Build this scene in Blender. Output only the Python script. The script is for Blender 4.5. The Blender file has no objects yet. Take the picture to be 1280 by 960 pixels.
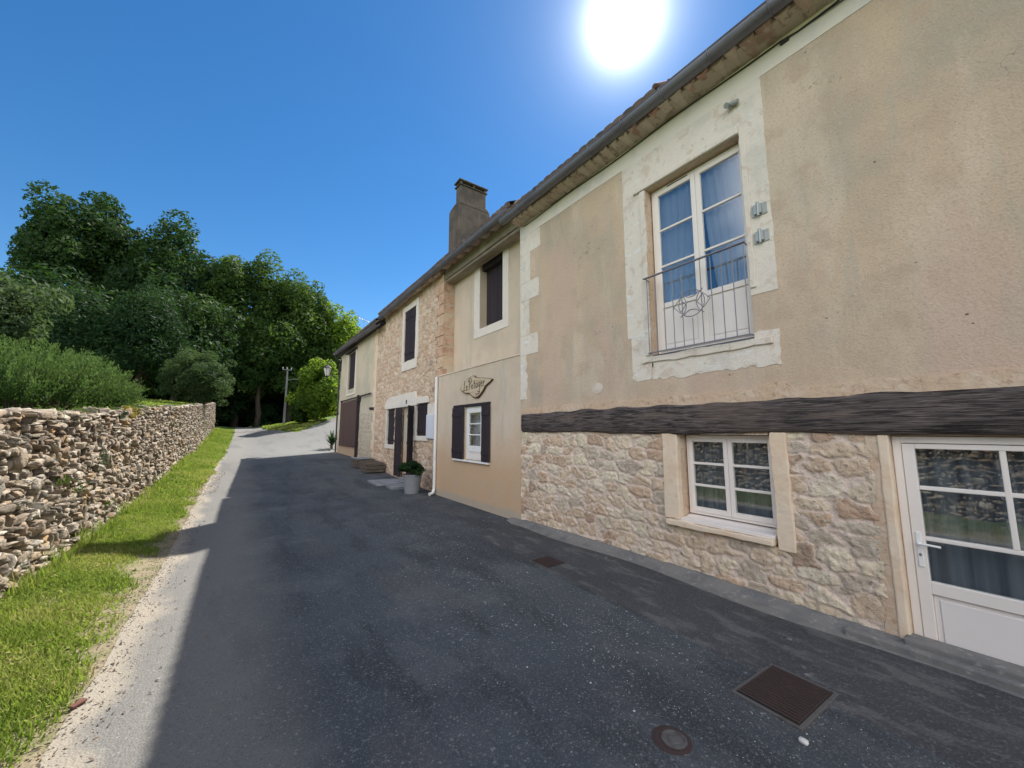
import bpy, math, random
import numpy as np
from mathutils import Vector, Matrix

random.seed(7)
RNG = np.random.default_rng(11)
scene = bpy.context.scene
COL = scene.collection
R = math.radians

# ------------------------------------------------------------------ object helpers
class MB:
    """collects verts and faces (world coordinates)"""
    def __init__(s): s.v = []; s.f = []
    def add(s, vs, fs):
        n = len(s.v); s.v += [tuple(map(float, p)) for p in vs]; s.f += [tuple(i + n for i in f) for f in fs]; return s
    def box(s, x0, x1, y0, y1, z0, z1, jit=0.0, M=None):
        vs = [(x, y, z) for x in (x0, x1) for y in (y0, y1) for z in (z0, z1)]
        if jit: vs = [tuple(c + random.uniform(-jit, jit) for c in p) for p in vs]
        if M is not None: vs = [tuple(M @ Vector(p)) for p in vs]
        return s.add(vs, [(0, 1, 3, 2), (4, 6, 7, 5), (0, 4, 5, 1), (2, 3, 7, 6), (0, 2, 6, 4), (1, 5, 7, 3)])
    def prism(s, pts, d0, d1, axis='x'):
        n = len(pts); put = {'x': lambda a, b, d: (d, a, b), 'y': lambda a, b, d: (a, d, b), 'z': lambda a, b, d: (a, b, d)}[axis]
        vs = [put(a, b, d0) for a, b in pts] + [put(a, b, d1) for a, b in pts]
        fs = [tuple(range(n))[::-1], tuple(range(n, 2 * n))] + [(i, (i + 1) % n, n + (i + 1) % n, n + i) for i in range(n)]
        return s.add(vs, fs)
    def tube(s, pts, r, seg=8, caps=True):
        P = [Vector(p) for p in pts]; rr = r if isinstance(r, (list, tuple)) else [r] * len(P); vs = []
        prev = None
        for i, p in enumerate(P):
            d = (P[min(i + 1, len(P) - 1)] - P[max(i - 1, 0)]).normalized()
            if prev is None:
                a = Vector((0, 0, 1)) if abs(d.z) < .9 else Vector((1, 0, 0)); u = d.cross(a).normalized()
            else: u = (prev - d * prev.dot(d)).normalized()
            prev = u; w = d.cross(u)
            for k in range(seg):
                t = 2 * math.pi * k / seg; vs.append(tuple(p + (u * math.cos(t) + w * math.sin(t)) * rr[i]))
        fs = []
        for i in range(len(P) - 1):
            for k in range(seg):
                a = i * seg + k; b = i * seg + (k + 1) % seg; fs.append((a, b, b + seg, a + seg))
        if caps: fs += [tuple(range(seg))[::-1], tuple(range((len(P) - 1) * seg, len(P) * seg))]
        return s.add(vs, fs)
    def lathe(s, prof, c, seg=24, cap=True):
        vs = []
        for r, z in prof:
            for k in range(seg):
                t = 2 * math.pi * k / seg; vs.append((c[0] + r * math.cos(t), c[1] + r * math.sin(t), c[2] + z))
        fs = []
        for i in range(len(prof) - 1):
            for k in range(seg):
                a = i * seg + k; b = i * seg + (k + 1) % seg; fs.append((a, b, b + seg, a + seg))
        if cap: fs += [tuple(range(seg))[::-1], tuple(range((len(prof) - 1) * seg, len(prof) * seg))]
        return s.add(vs, fs)

def link_mesh(name, me, mat, parent, smooth=False, bevel=0.0, seg=1):
    o = bpy.data.objects.new(name, me); COL.objects.link(o)
    if mat is not None: me.materials.append(mat)
    if parent is not None:
        root = parent
        while root.parent is not None: root = root.parent
        me.transform(Matrix.Translation(-root.location)); o.parent = parent
    if smooth: me.polygons.foreach_set('use_smooth', [True] * len(me.polygons))
    if bevel:
        m = o.modifiers.new('bevel', 'BEVEL'); m.width = bevel; m.segments = seg; m.limit_method = 'ANGLE'; m.angle_limit = R(40)
    return o
def obj(name, mb, mat, parent=None, **k):
    me = bpy.data.meshes.new(name); me.from_pydata(mb.v, [], mb.f); me.update()
    return link_mesh(name, me, mat, parent, **k)
def npmesh(name, V, F, mat, parent=None, attrs=None, **k):
    """V (n,3) array, F (m,4) or (m,3) array, attrs: point float attributes"""
    me = bpy.data.meshes.new(name); V = np.ascontiguousarray(V, dtype=np.float32); F = np.ascontiguousarray(F, dtype=np.int32)
    me.vertices.add(len(V)); me.vertices.foreach_set('co', V.ravel())
    me.loops.add(F.size); me.loops.foreach_set('vertex_index', F.ravel())
    me.polygons.add(len(F)); me.polygons.foreach_set('loop_start', np.arange(0, F.size, F.shape[1], dtype=np.int32))
    me.update(calc_edges=True); me.validate()
    for an, av in (attrs or {}).items():
        a = me.attributes.new(an, 'FLOAT', 'POINT'); a.data.foreach_set('value', np.ascontiguousarray(av, dtype=np.float32))
    return link_mesh(name, me, mat, parent, **k)
def thing(name, label, cat, loc=(0, 0, 0), group=None):
    o = bpy.data.objects.new(name, None); COL.objects.link(o); o.location = loc
    bpy.context.view_layer.update()
    return tag(o, label, cat, group)
def tag(o, label, cat, group=None, kind=None):
    if label: o['label'] = label
    if cat: o['category'] = cat
    if group: o['group'] = group
    if kind: o['kind'] = kind
    return o
def struct(o): o['kind'] = 'structure'; return o
def relocate(o, loc):
    """moves the origin of a single-mesh thing to its base"""
    o.data.transform(Matrix.Translation(-Vector(loc))); o.location = loc; return o

# ------------------------------------------------------------------ materials
def new_mat(name):
    m = bpy.data.materials.new(name); m.use_nodes = True; nt = m.node_tree; nt.nodes.clear(); return m, nt
def mat(name, base, layers=(), rough=.85, bump=(), metal=0.0, spec=.3, transl=None, sheen=0):
    m, nt = new_mat(name); N = nt.nodes; L = nt.links
    out = N.new('ShaderNodeOutputMaterial'); bs = N.new('ShaderNodeBsdfPrincipled')
    bs.inputs['Roughness'].default_value = rough; bs.inputs['Metallic'].default_value = metal
    bs.inputs['Specular IOR Level'].default_value = spec
    pos = N.new('ShaderNodeNewGeometry')
    def coords(s):
        if isinstance(s, (int, float)): s = (s, s, s)
        mp = N.new('ShaderNodeMapping'); mp.inputs['Scale'].default_value = s
        L.new(pos.outputs['Position'], mp.inputs['Vector']); return mp.outputs[0]
    def tex(t, s, d=4, dist=0.0):
        if t == 'crack':      # meandering thin lines: iso-line of a noise
            n = N.new('ShaderNodeTexNoise'); n.inputs['Scale'].default_value = 1; n.inputs['Detail'].default_value = 5; n.inputs['Roughness'].default_value = .62
            L.new(coords(s), n.inputs['Vector']); a1 = N.new('ShaderNodeMath'); a1.operation = 'SUBTRACT'; a1.inputs[1].default_value = .5; L.new(n.outputs[0], a1.inputs[0])
            a2 = N.new('ShaderNodeMath'); a2.operation = 'ABSOLUTE'; L.new(a1.outputs[0], a2.inputs[0]); return a2.outputs[0]
        if t == 'noise':
            n = N.new('ShaderNodeTexNoise'); n.inputs['Scale'].default_value = 1; n.inputs['Detail'].default_value = d
            n.inputs['Roughness'].default_value = .6; n.inputs['Distortion'].default_value = dist; o = n.outputs[0]
        elif t in ('voronoi', 'edge', 'cell'):
            n = N.new('ShaderNodeTexVoronoi'); n.inputs['Scale'].default_value = 1
            if t == 'edge': n.feature = 'DISTANCE_TO_EDGE'
            o = n.outputs['Distance']
            if t == 'cell':
                L.new(coords(s), n.inputs['Vector']); sp = N.new('ShaderNodeSeparateColor'); L.new(n.outputs['Color'], sp.inputs[0]); return sp.outputs[0]
        L.new(coords(s), n.inputs['Vector']); return o
    def rng(v, a, b, f=1.0):
        r = N.new('ShaderNodeMapRange'); r.interpolation_type = 'SMOOTHSTEP'
        r.inputs['From Min'].default_value = a; r.inputs['From Max'].default_value = b; r.inputs['To Max'].default_value = f
        L.new(v, r.inputs['Value']); return r.outputs[0]
    def mix(f, c0, c1):
        x = N.new('ShaderNodeMix'); x.data_type = 'RGBA'
        if hasattr(f, 'is_linked'): L.new(f, x.inputs[0])
        else: x.inputs[0].default_value = f
        for sock, c in ((x.inputs[6], c0), (x.inputs[7], c1)):
            if hasattr(c, 'is_linked'): L.new(c, sock)
            else: sock.default_value = (*c, 1)
        return x.outputs[2]
    cur = base
    if isinstance(base, dict):     # ramp on attribute: {'attr':..,'ramp':[(p,c)..]}
        if 'attr' in base: a = N.new('ShaderNodeAttribute'); a.attribute_name = base['attr']; src = a.outputs['Fac']
        else: src = tex(base.get('t', 'cell'), base['s'])
        cr = N.new('ShaderNodeValToRGB'); el = cr.color_ramp.elements
        while len(el) < len(base['ramp']): el.new(.5)
        for e, (p, c) in zip(el, base['ramp']): e.position = p; e.color = (*c, 1)
        L.new(src, cr.inputs[0]); cur = cr.outputs[0]
    for l in layers:
        t = l.get('t', 'noise')
        if t == 'attr': a = N.new('ShaderNodeAttribute'); a.attribute_name = l['n']; v = a.outputs['Fac']
        elif t == 'grad':
            sx = N.new('ShaderNodeSeparateXYZ'); L.new(pos.outputs['Position'], sx.inputs[0]); v = sx.outputs[l['axis']]
            if l.get('w'):
                nz = tex('noise', l.get('s', 3), 5); ma = N.new('ShaderNodeMath'); ma.operation = 'MULTIPLY_ADD'
                ma.inputs[1].default_value = l['w']; L.new(nz, ma.inputs[0]); L.new(v, ma.inputs[2]); v = ma.outputs[0]
        else: v = tex(t, l['s'], l.get('d', 4), l.get('dist', 0))
        f = rng(v, l['a'], l['b'], l.get('f', 1.0))
        for l2 in l.get('and', ()):    # multiply by another mask
            if l2.get('t') == 'grad':
                sx = N.new('ShaderNodeSeparateXYZ'); L.new(pos.outputs['Position'], sx.inputs[0]); v2 = sx.outputs[l2['axis']]
            elif l2.get('t') == 'attr': a = N.new('ShaderNodeAttribute'); a.attribute_name = l2['n']; v2 = a.outputs['Fac']
            else: v2 = tex(l2.get('t', 'noise'), l2['s'], l2.get('d', 3))
            mm = N.new('ShaderNodeMath'); mm.operation = 'MULTIPLY'; L.new(f, mm.inputs[0]); L.new(rng(v2, l2['a'], l2['b']), mm.inputs[1]); f = mm.outputs[0]
        cur = mix(f, cur, l['c'])
    if hasattr(cur, 'is_linked'): L.new(cur, bs.inputs['Base Color'])
    else: bs.inputs['Base Color'].default_value = (*cur, 1)
    h = None
    for b in bump:   # (type, scale, detail, amount)
        v = tex(b[0], b[1], b[2]); ma = N.new('ShaderNodeMath'); ma.operation = 'MULTIPLY_ADD'; ma.inputs[1].default_value = b[3]
        L.new(v, ma.inputs[0])
        if h is not None: L.new(h, ma.inputs[2])
        else: ma.inputs[2].default_value = 0
        h = ma.outputs[0]
    if h is not None:
        bp = N.new('ShaderNodeBump'); bp.inputs['Distance'].default_value = 1.0; bp.inputs['Strength'].default_value = 1.0
        L.new(h, bp.inputs['Height']); L.new(bp.outputs[0], bs.inputs['Normal'])
    sh = bs.outputs[0]
    if transl:
        tr = N.new('ShaderNodeBsdfTranslucent'); mx = N.new('ShaderNodeMixShader'); mx.inputs[0].default_value = transl[0]
        if len(transl) > 1: tr.inputs[0].default_value = (*transl[1], 1)
        elif hasattr(cur, 'is_linked'): L.new(cur, tr.inputs[0])
        L.new(sh, mx.inputs[1]); L.new(tr.outputs[0], mx.inputs[2]); sh = mx.outputs[0]
    L.new(sh, out.inputs[0]); return m

def glass_mat(name, tint=(.92, .95, .95), refl=1.0):
    m, nt = new_mat(name); N = nt.nodes; L = nt.links
    out = N.new('ShaderNodeOutputMaterial'); t = N.new('ShaderNodeBsdfTransparent'); t.inputs[0].default_value = (*tint, 1)
    g = N.new('ShaderNodeBsdfGlossy'); g.inputs['Roughness'].default_value = .004; g.inputs['Color'].default_value = (.95, .97, 1, 1)
    fr = N.new('ShaderNodeLayerWeight'); fr.inputs['Blend'].default_value = .5
    pw = N.new('ShaderNodeMath'); pw.operation = 'POWER'; pw.inputs[1].default_value = 3.0; L.new(fr.outputs['Facing'], pw.inputs[0])
    ma = N.new('ShaderNodeMath'); ma.operation = 'MULTIPLY_ADD'; ma.inputs[1].default_value = .6 * refl; ma.inputs[2].default_value = .07 * refl; ma.use_clamp = True
    nz = N.new('ShaderNodeTexNoise'); nz.inputs['Scale'].default_value = 1.3; bp = N.new('ShaderNodeBump'); bp.inputs['Strength'].default_value = .015
    gp = N.new('ShaderNodeNewGeometry'); L.new(gp.outputs['Position'], nz.inputs['Vector']); L.new(nz.outputs[0], bp.inputs['Height']); L.new(bp.outputs[0], g.inputs['Normal'])
    L.new(pw.outputs[0], ma.inputs[0]); mx = N.new('ShaderNodeMixShader'); L.new(ma.outputs[0], mx.inputs[0])
    L.new(t.outputs[0], mx.inputs[1]); L.new(g.outputs[0], mx.inputs[2]); L.new(mx.outputs[0], out.inputs[0]); return m

D_ = dict
m_plaster = mat('stucco', (.57, .435, .305), [
    D_(s=.55, d=5, a=.40, b=.62, c=(.43, .36, .275), f=.95), D_(s=(1.2, 1.7, .5), d=7, a=.46, b=.64, c=(.65, .53, .40), f=.65), D_(s=3.4, d=7, a=.50, b=.66, c=(.49, .37, .265), f=.7), D_(s=(2.5, 4, .5), d=6, a=.54, b=.68, c=(.45, .40, .32), f=.6),
    D_(s=(.5, 1.2, .35), d=5, a=.50, b=.66, c=(.57, .41, .32), f=.7), D_(s=38, d=4, a=.45, b=.75, c=(.40, .31, .22), f=.55),
    D_(t='grad', axis=2, a=2.75, b=2.15, c=(.62, .45, .31), f=.55, w=.5, s=2),
    D_(t='voronoi', s=(9, 9, 11), a=.13, b=.07, c=(.12, .085, .06), f=.85, **{'and': [D_(s=1.1, a=.54, b=.62)]}), D_(s=26, d=3, a=.60, b=.72, c=(.60, .48, .36), f=.5), D_(s=70, d=2, a=.62, b=.74, c=(.26, .20, .15), f=.6), D_(t='crack', s=.9, a=.0035, b=.0006, c=(.22, .17, .13), f=.7, **{'and': [D_(s=.6, a=.55, b=.62)]}),
    ], rough=.95, bump=[('noise', 3, 7, .016), ('noise', 60, 4, .006)])
m_plaster_b = mat('pale_stucco', (.62, .51, .39), [
    D_(s=.8, d=5, a=.42, b=.65, c=(.52, .43, .33), f=.8), D_(s=(1, 2.5, .5), d=6, a=.50, b=.7, c=(.58, .46, .33), f=.6),
    D_(t='grad', axis=2, a=1.5, b=.3, c=(.58, .39, .23), f=.85, w=-.9, s=1.6), D_(s=(1.5, 3, .6), d=6, a=.55, b=.68, c=(.46, .42, .35), f=.6), D_(s=2.5, d=5, a=.56, b=.7, c=(.54, .44, .32), f=.5),
    D_(t='grad', axis=2, a=.13, b=.0, c=(.44, .39, .31), f=.8, w=-.2, s=5), D_(s=40, d=3, a=.5, b=.8, c=(.33, .27, .21), f=.3)],
    rough=.95, bump=[('noise', 4, 6, .008), ('noise', 70, 3, .002)])
m_plaster_d = mat('cream_stucco', (.60, .51, .37), [
    D_(s=.9, d=5, a=.42, b=.65, c=(.47, .43, .33), f=.8), D_(s=(1, 2.5, .6), d=6, a=.48, b=.7, c=(.44, .42, .34), f=.6),
    D_(t='grad', axis=2, a=1.1, b=.5, c=(.50, .33, .22), f=.8, w=-.6, s=2)],
    rough=.95, bump=[('noise', 4, 6, .008)])
m_lime = mat('whitewash', (.71, .64, .545), [
    D_(s=2.2, d=6, a=.48, b=.66, c=(.58, .54, .47), f=.75), D_(s=5.0, d=8, a=.56, b=.63, c=(.56, .44, .34), f=.55, dist=.6),
    D_(s=(3, 3, 9), d=6, a=.6, b=.68, c=(.74, .73, .69), f=.8), D_(s=14, d=5, a=.60, b=.68, c=(.46, .38, .30), f=.55)],
    rough=.95, bump=[('noise', 7, 7, .012), ('noise', 50, 3, .003)])
m_lime_clean = mat('white_surround', (.73, .665, .575), [D_(s=2.5, d=6, a=.5, b=.7, c=(.60, .58, .54), f=.7)], rough=.95, bump=[('noise', 10, 6, .006)])
m_patch = mat('pale_repair', (.66, .585, .49), [D_(s=9, d=5, a=.45, b=.62, c=(.56, .47, .37), f=.8)], rough=.95)
m_cream_stone = mat('cream_stone', (.76, .62, .46), [D_(s=3, d=6, a=.45, b=.65, c=(.72, .53, .36), f=.7), D_(s=12, d=6, a=.55, b=.68, c=(.62, .51, .38), f=.6)],
    rough=.92, bump=[('noise', 9, 7, .012), ('noise', 60, 3, .002)])
def rubble_mat(name, ramp, mortar, extra=()):
    return mat(name, D_(attr='rnd', ramp=ramp), [
        D_(s=7, d=7, a=.42, b=.62, c=tuple(.6 * c for c in ramp[1][1]), f=.5, dist=.5), D_(s=16, d=7, a=.54, b=.64, c=(.66, .60, .46), f=.6, dist=.4),
        D_(s=20, d=6, a=.60, b=.66, c=(.22, .15, .11), f=.65), *extra,
        D_(t='attr', n='joint', a=.35, b=.75, c=mortar)], rough=.95, bump=[('noise', 20, 8, .030), ('noise', 90, 4, .007)])
m_quoin_pink = mat('pink_quoin', (.58, .39, .27), [D_(s=5, d=6, a=.45, b=.62, c=(.42, .25, .17), f=.8), D_(s=14, d=6, a=.55, b=.66, c=(.58, .46, .34), f=.6)], rough=.95, bump=[('noise', 14, 7, .015)])
m_rubble_plain = mat('pale_quoin', (.62, .47, .33), [D_(s=5, d=6, a=.45, b=.62, c=(.52, .36, .24), f=.8)], rough=.95, bump=[('noise', 14, 7, .015)])
m_rubble_a = rubble_mat('pink_rubble', [(0, (.60, .42, .28)), (.15, (.76, .60, .43)), (.3, (.86, .76, .56)), (.42, (.56, .36, .24)), (.55, (.84, .73, .52)), (.66, (.48, .39, .31)), (.78, (.82, .71, .53)), (.9, (.62, .42, .28)), (1, (.36, .25, .18))], (.72, .58, .47),
    [D_(s=2.0, d=4, a=.60, b=.72, c=(.62, .57, .42), f=.6)])
m_rubble_c = rubble_mat('tan_rubble', [(0, (.55, .37, .25)), (.3, (.64, .47, .33)), (.5, (.72, .58, .43)), (.7, (.57, .37, .26)), (.85, (.74, .63, .49)), (1, (.38, .25, .18))], (.62, .46, .34))
m_rubble_d = rubble_mat('pale_rubble', [(0, (.50, .43, .32)), (.4, (.56, .50, .38)), (.7, (.44, .36, .27)), (1, (.62, .56, .44))], (.52, .46, .36))
m_beam = mat('aged_oak', (.105, .085, .078), [
    D_(s=(20, 3.0, 44), d=9, a=.44, b=.58, c=(.028, .022, .022), f=.95, dist=.25), D_(s=(30, 5, 110), d=7, a=.50, b=.64, c=(.22, .18, .155), f=.75), D_(s=(6, 1.2, 9), d=5, a=.56, b=.68, c=(.17, .125, .095), f=.6),
    D_(s=1.2, d=3, a=.55, b=.7, c=(.16, .12, .10), f=.5)], rough=.85, bump=[('noise', (16, 2.6, 40), 9, .030), ('noise', (30, 6, 130), 6, .010)])
m_soffit_beam = mat('weathered_plate', (.30, .26, .21), [D_(s=(14, 1.2, 22), d=7, a=.42, b=.62, c=(.22, .18, .14), f=.8), D_(s=2, d=4, a=.5, b=.7, c=(.44, .38, .28), f=.7)], rough=.9, bump=[('noise', (14, 1.5, 26), 6, .02)])
m_pvc = mat('white_pvc', (.80, .73, .66), [D_(s=3, d=4, a=.5, b=.75, c=(.76, .69, .62), f=.5)], rough=.38, spec=.4)
m_pvc_panel = mat('white_panel', (.78, .72, .67), [D_(s=2, d=4, a=.45, b=.75, c=(.74, .68, .63), f=.5)], rough=.5, spec=.3, bump=[('noise', 160, 2, .0006)])
m_whitewood = mat('white_painted_wood', (.78, .77, .74), [D_(s=6, d=5, a=.55, b=.7, c=(.62, .60, .56), f=.4)], rough=.5)
m_zinc = mat('zinc', (.175, .17, .195), [D_(s=(3, 1, 3), d=5, a=.45, b=.65, c=(.11, .105, .13), f=.8), D_(s=11, d=4, a=.58, b=.68, c=(.19, .19, .20), f=.5)], rough=.5, metal=.35, spec=.5)
m_iron = mat('grey_iron', (.24, .23, .25), [D_(s=30, d=3, a=.55, b=.7, c=(.19, .15, .13), f=.5)], rough=.5, metal=.3, spec=.5)
m_galv = mat('galvanised_steel', (.36, .38, .36), [D_(s=14, d=4, a=.5, b=.7, c=(.26, .28, .26), f=.6)], rough=.5, metal=.4, spec=.5)
m_brown = mat('brown_painted_boards', (.028, .020, .025), [D_(s=(8, 8, 1), d=5, a=.5, b=.7, c=(.045, .032, .036), f=.6)], rough=.7, spec=.35, bump=[('noise', (30, 30, 3), 4, .002)])
m_door_d = mat('faded_brown_boards', (.105, .066, .058), [D_(s=(8, 8, .8), d=5, a=.45, b=.7, c=(.075, .048, .044), f=.7)], rough=.8, spec=.25, bump=[('noise', (30, 30, 3), 4, .003)])
m_black = mat('black_metal', (.03, .028, .03), [D_(s=20, d=3, a=.5, b=.7, c=(.07, .05, .04), f=.4)], rough=.5, spec=.4)
m_dark = mat('dark_interior', (.05, .047, .045), rough=.95)
m_curtain = mat('sheer_curtain', (.50, .54, .62), rough=.95, transl=(.35,))
m_curtain_grey = mat('grey_curtain', (.17, .18, .20), [D_(s=(9, 26, .4), d=3, a=.4, b=.65, c=(.10, .11, .13), f=.8)], rough=.95)
m_tile = mat('clay_tile', D_(attr='rnd', ramp=[(0, (.13, .085, .070)), (.3, (.17, .11, .085)), (.6, (.10, .075, .068)), (.8, (.19, .14, .11)), (1, (.08, .065, .06))]), [
    D_(s=6, d=7, a=.46, b=.62, c=(.075, .062, .06), f=.75), D_(s=20, d=6, a=.60, b=.68, c=(.36, .34, .27), f=.6)], rough=.95, bump=[('noise', 40, 5, .006)])
m_soffit_tile = mat('mortared_tile', D_(attr='rnd', ramp=[(0, (.52, .42, .33)), (.35, (.58, .49, .41)), (.6, (.46, .27, .21)), (.8, (.62, .55, .47)), (1, (.34, .20, .16))]), [
    D_(s=9, d=7, a=.48, b=.60, c=(.56, .49, .41), f=.6), D_(s=16, d=6, a=.60, b=.68, c=(.24, .15, .11), f=.75)], rough=.95, bump=[('noise', 22, 6, .02)])
m_mortar = mat('eave_mortar', (.48, .40, .33), [D_(s=8, d=6, a=.5, b=.62, c=(.30, .22, .17), f=.8)], rough=.95, bump=[('noise', 20, 6, .02)])
m_chimney = mat('sooty_render', (.11, .088, .070), [D_(s=1.4, d=6, a=.42, b=.62, c=(.065, .055, .05), f=.85), D_(s=(4, 4, .6), d=5, a=.52, b=.7, c=(.17, .14, .10), f=.6), D_(s=9, d=5, a=.6, b=.7, c=(.06, .055, .05), f=.6)], rough=.95, bump=[('noise', 8, 7, .02)])
m_concrete = mat('concrete', (.20, .19, .175), [D_(s=3, d=6, a=.45, b=.65, c=(.14, .14, .14), f=.9), D_(s=15, d=5, a=.55, b=.7, c=(.36, .34, .31), f=.6)], rough=.95, bump=[('noise', 12, 6, .008), ('noise', 80, 3, .002)])
m_slab = mat('worn_slab', (.24, .25, .26), [D_(s=3, d=6, a=.45, b=.65, c=(.15, .155, .16), f=.8)], rough=.9, bump=[('noise', 12, 6, .01)])
m_grate = mat('rusty_iron', (.060, .040, .037), [D_(s=9, d=5, a=.5, b=.7, c=(.080, .048, .040), f=.7), D_(s=50, d=4, a=.60, b=.68, c=(.03, .025, .025), f=.6)], rough=.75, metal=.2, bump=[('noise', 60, 4, .002)])
m_grateframe = mat('worn_iron_frame', (.12, .115, .11), [D_(s=14, d=5, a=.5, b=.65, c=(.07, .06, .055), f=.8)], rough=.7, metal=.2)
m_vergetile = mat('verge_tile', (.19, .10, .075), [D_(s=9, d=6, a=.46, b=.62, c=(.09, .07, .06), f=.8)], rough=.95)
m_garden_stone = mat('fieldstone', D_(attr='rnd', ramp=[(0, (.15, .125, .095)), (.2, (.25, .20, .145)), (.4, (.32, .27, .205)), (.55, (.20, .135, .085)), (.7, (.37, .32, .25)), (.82, (.29, .205, .125)), (.92, (.44, .40, .34)), (1, (.10, .09, .075))]), [
    D_(s=7, d=7, a=.52, b=.62, c=(.50, .46, .38), f=.7, dist=.5), D_(s=5, d=6, a=.50, b=.60, c=(.12, .105, .085), f=.8, dist=.4), D_(s=1.1, d=5, a=.50, b=.62, c=(.20, .15, .11), f=.5),
    D_(s=24, d=6, a=.58, b=.65, c=(.07, .06, .05), f=.8), D_(s=3, d=6, a=.58, b=.66, c=(.42, .25, .09), f=.55), D_(s=2.2, d=6, a=.68, b=.74, c=(.16, .17, .05), f=.6)],
    rough=.95, bump=[('noise', 22, 8, .022), ('noise', 75, 5, .006)])
m_wallcore = mat('wall_core', (.17, .135, .10), [D_(s=20, d=5, a=.45, b=.6, c=(.08, .065, .048), f=.8)], rough=1, bump=[('noise', 20, 5, .03)])
m_terrain = mat('garden_soil_grass', (.085, .145, .028), [D_(s=1.4, d=6, a=.45, b=.62, c=(.13, .19, .04), f=.7), D_(s=6, d=6, a=.52, b=.66, c=(.16, .15, .06), f=.6), D_(s=30, d=4, a=.5, b=.7, c=(.05, .09, .02), f=.6)], rough=1, bump=[('noise', 40, 5, .03)])
m_verge = mat('verge_soil', (.22, .18, .115), [D_(s=5, d=6, a=.42, b=.6, c=(.11, .13, .04), f=.6), D_(s=40, d=5, a=.5, b=.65, c=(.30, .26, .18), f=.7), D_(s=22, d=5, a=.58, b=.68, c=(.09, .07, .045), f=.8)], rough=1, bump=[('noise', 50, 5, .015)])
m_road = mat('asphalt', (.052, .064, .074), [
    D_(s=.45, d=5, a=.42, b=.60, c=(.036, .043, .051), f=.9), D_(s=1.1, d=7, a=.48, b=.66, c=(.085, .093, .100), f=.7), D_(s=(2.2, .5, 1), d=6, a=.50, b=.62, c=(.028, .034, .040), f=.9), D_(s=.8, d=7, a=.56, b=.66, c=(.115, .118, .118), f=.5, dist=.6),
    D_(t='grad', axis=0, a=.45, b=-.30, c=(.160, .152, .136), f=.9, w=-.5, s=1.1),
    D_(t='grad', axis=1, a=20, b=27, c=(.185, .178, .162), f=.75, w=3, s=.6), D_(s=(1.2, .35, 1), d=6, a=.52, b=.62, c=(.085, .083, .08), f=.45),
    D_(t='crack', s=1.1, a=.004, b=.001, c=(.03, .032, .035), f=.45, **{'and': [D_(s=.5, a=.56, b=.62)]}), D_(t='cell', s=115, a=.70, b=.98, c=(.15, .15, .15), f=.6), D_(t='cell', s=85, a=.955, b=.98, c=(.26, .25, .24), f=.55), D_(t='cell', s=110, a=.22, b=.02, c=(.045, .047, .050), f=.4),
    D_(t='noise', s=150, d=2, a=.50, b=.8, c=(.19, .19, .19), f=.6),
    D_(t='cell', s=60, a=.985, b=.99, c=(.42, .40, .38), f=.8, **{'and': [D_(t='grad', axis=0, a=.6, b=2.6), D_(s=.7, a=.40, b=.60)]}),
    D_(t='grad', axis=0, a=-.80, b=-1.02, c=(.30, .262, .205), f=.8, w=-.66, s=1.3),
    D_(s=28, d=5, a=.60, b=.67, c=(.16, .12, .08), f=.8, **{'and': [D_(t='grad', axis=0, a=-.30, b=-.7)]})],
    rough=.82, spec=.35, bump=[('voronoi', 85, 1, .0035), ('noise', 150, 3, .003), ('noise', 3, 4, .01)])
m_pave = mat('old_tar_pavement', (.062, .063, .066), [D_(s=1.6, d=6, a=.45, b=.62, c=(.050, .052, .055), f=.8), D_(s=(6, 2, 6), d=7, a=.50, b=.64, c=(.14, .138, .132), f=.65), D_(t='cell', s=80, a=.75, b=.98, c=(.15, .15, .145), f=.5), D_(t='voronoi', s=6, a=.16, b=.12, c=(.26, .25, .24), f=.7, **{'and': [D_(s=1.7, a=.54, b=.62)]})],
    rough=.85, bump=[('noise', 12, 7, .012), ('voronoi', 70, 1, .004)])
m_white_pebble = mat('pale_gravel', (.62, .60, .56), rough=.9)
def leaf_mat(name, c1, c2, c3, tr=.35, trc=(.16, .30, .03), rough=.6):
    return mat(name, D_(attr='rnd', ramp=[(0, c1), (.5, c2), (1, c3)]), rough=rough, spec=.07, transl=(tr, trc))
m_leaf = leaf_mat('dark_leaves', (.012, .030, .012), (.022, .048, .016), (.052, .085, .024), .25, (.06, .13, .02))
m_leaf2 = leaf_mat('mid_leaves', (.016, .038, .012), (.034, .066, .016), (.080, .120, .028), .32, (.12, .21, .025))
m_leaf3 = leaf_mat('bright_leaves', (.03, .065, .015), (.07, .125, .02), (.15, .22, .03), .45, (.26, .38, .03))
m_leafg = leaf_mat('grey_green_leaves', (.030, .052, .024), (.055, .082, .036), (.12, .155, .075), .30, (.12, .19, .05))
m_leafr = leaf_mat('dull_green_leaves', (.018, .038, .016), (.038, .064, .025), (.085, .120, .050), .28, (.10, .17, .04))
m_conifer = leaf_mat('conifer_sprays', (.010, .028, .012), (.018, .044, .015), (.040, .075, .024), .22, (.05, .11, .02))
m_rosemary = leaf_mat('rosemary_needles', (.013, .032, .011), (.032, .066, .018), (.13, .19, .055), .32, (.12, .21, .04))
m_grass = leaf_mat('grass_blades', (.085, .135, .025), (.18, .235, .045), (.42, .36, .14), .42, (.27, .38, .05), rough=.55)
m_sedum = leaf_mat('yellow_sedum', (.30, .22, .02), (.22, .19, .03), (.10, .12, .03), .3, (.3, .25, .03))
m_bark = mat('bark', (.10, .075, .055), [D_(s=(8, 8, 1.5), d=6, a=.45, b=.62, c=(.05, .038, .03), f=.8)], rough=.95, bump=[('noise', (14, 14, 2), 6, .03)])
m_twig = mat('bush_twigs', (.07, .05, .035), rough=.95)
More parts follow.
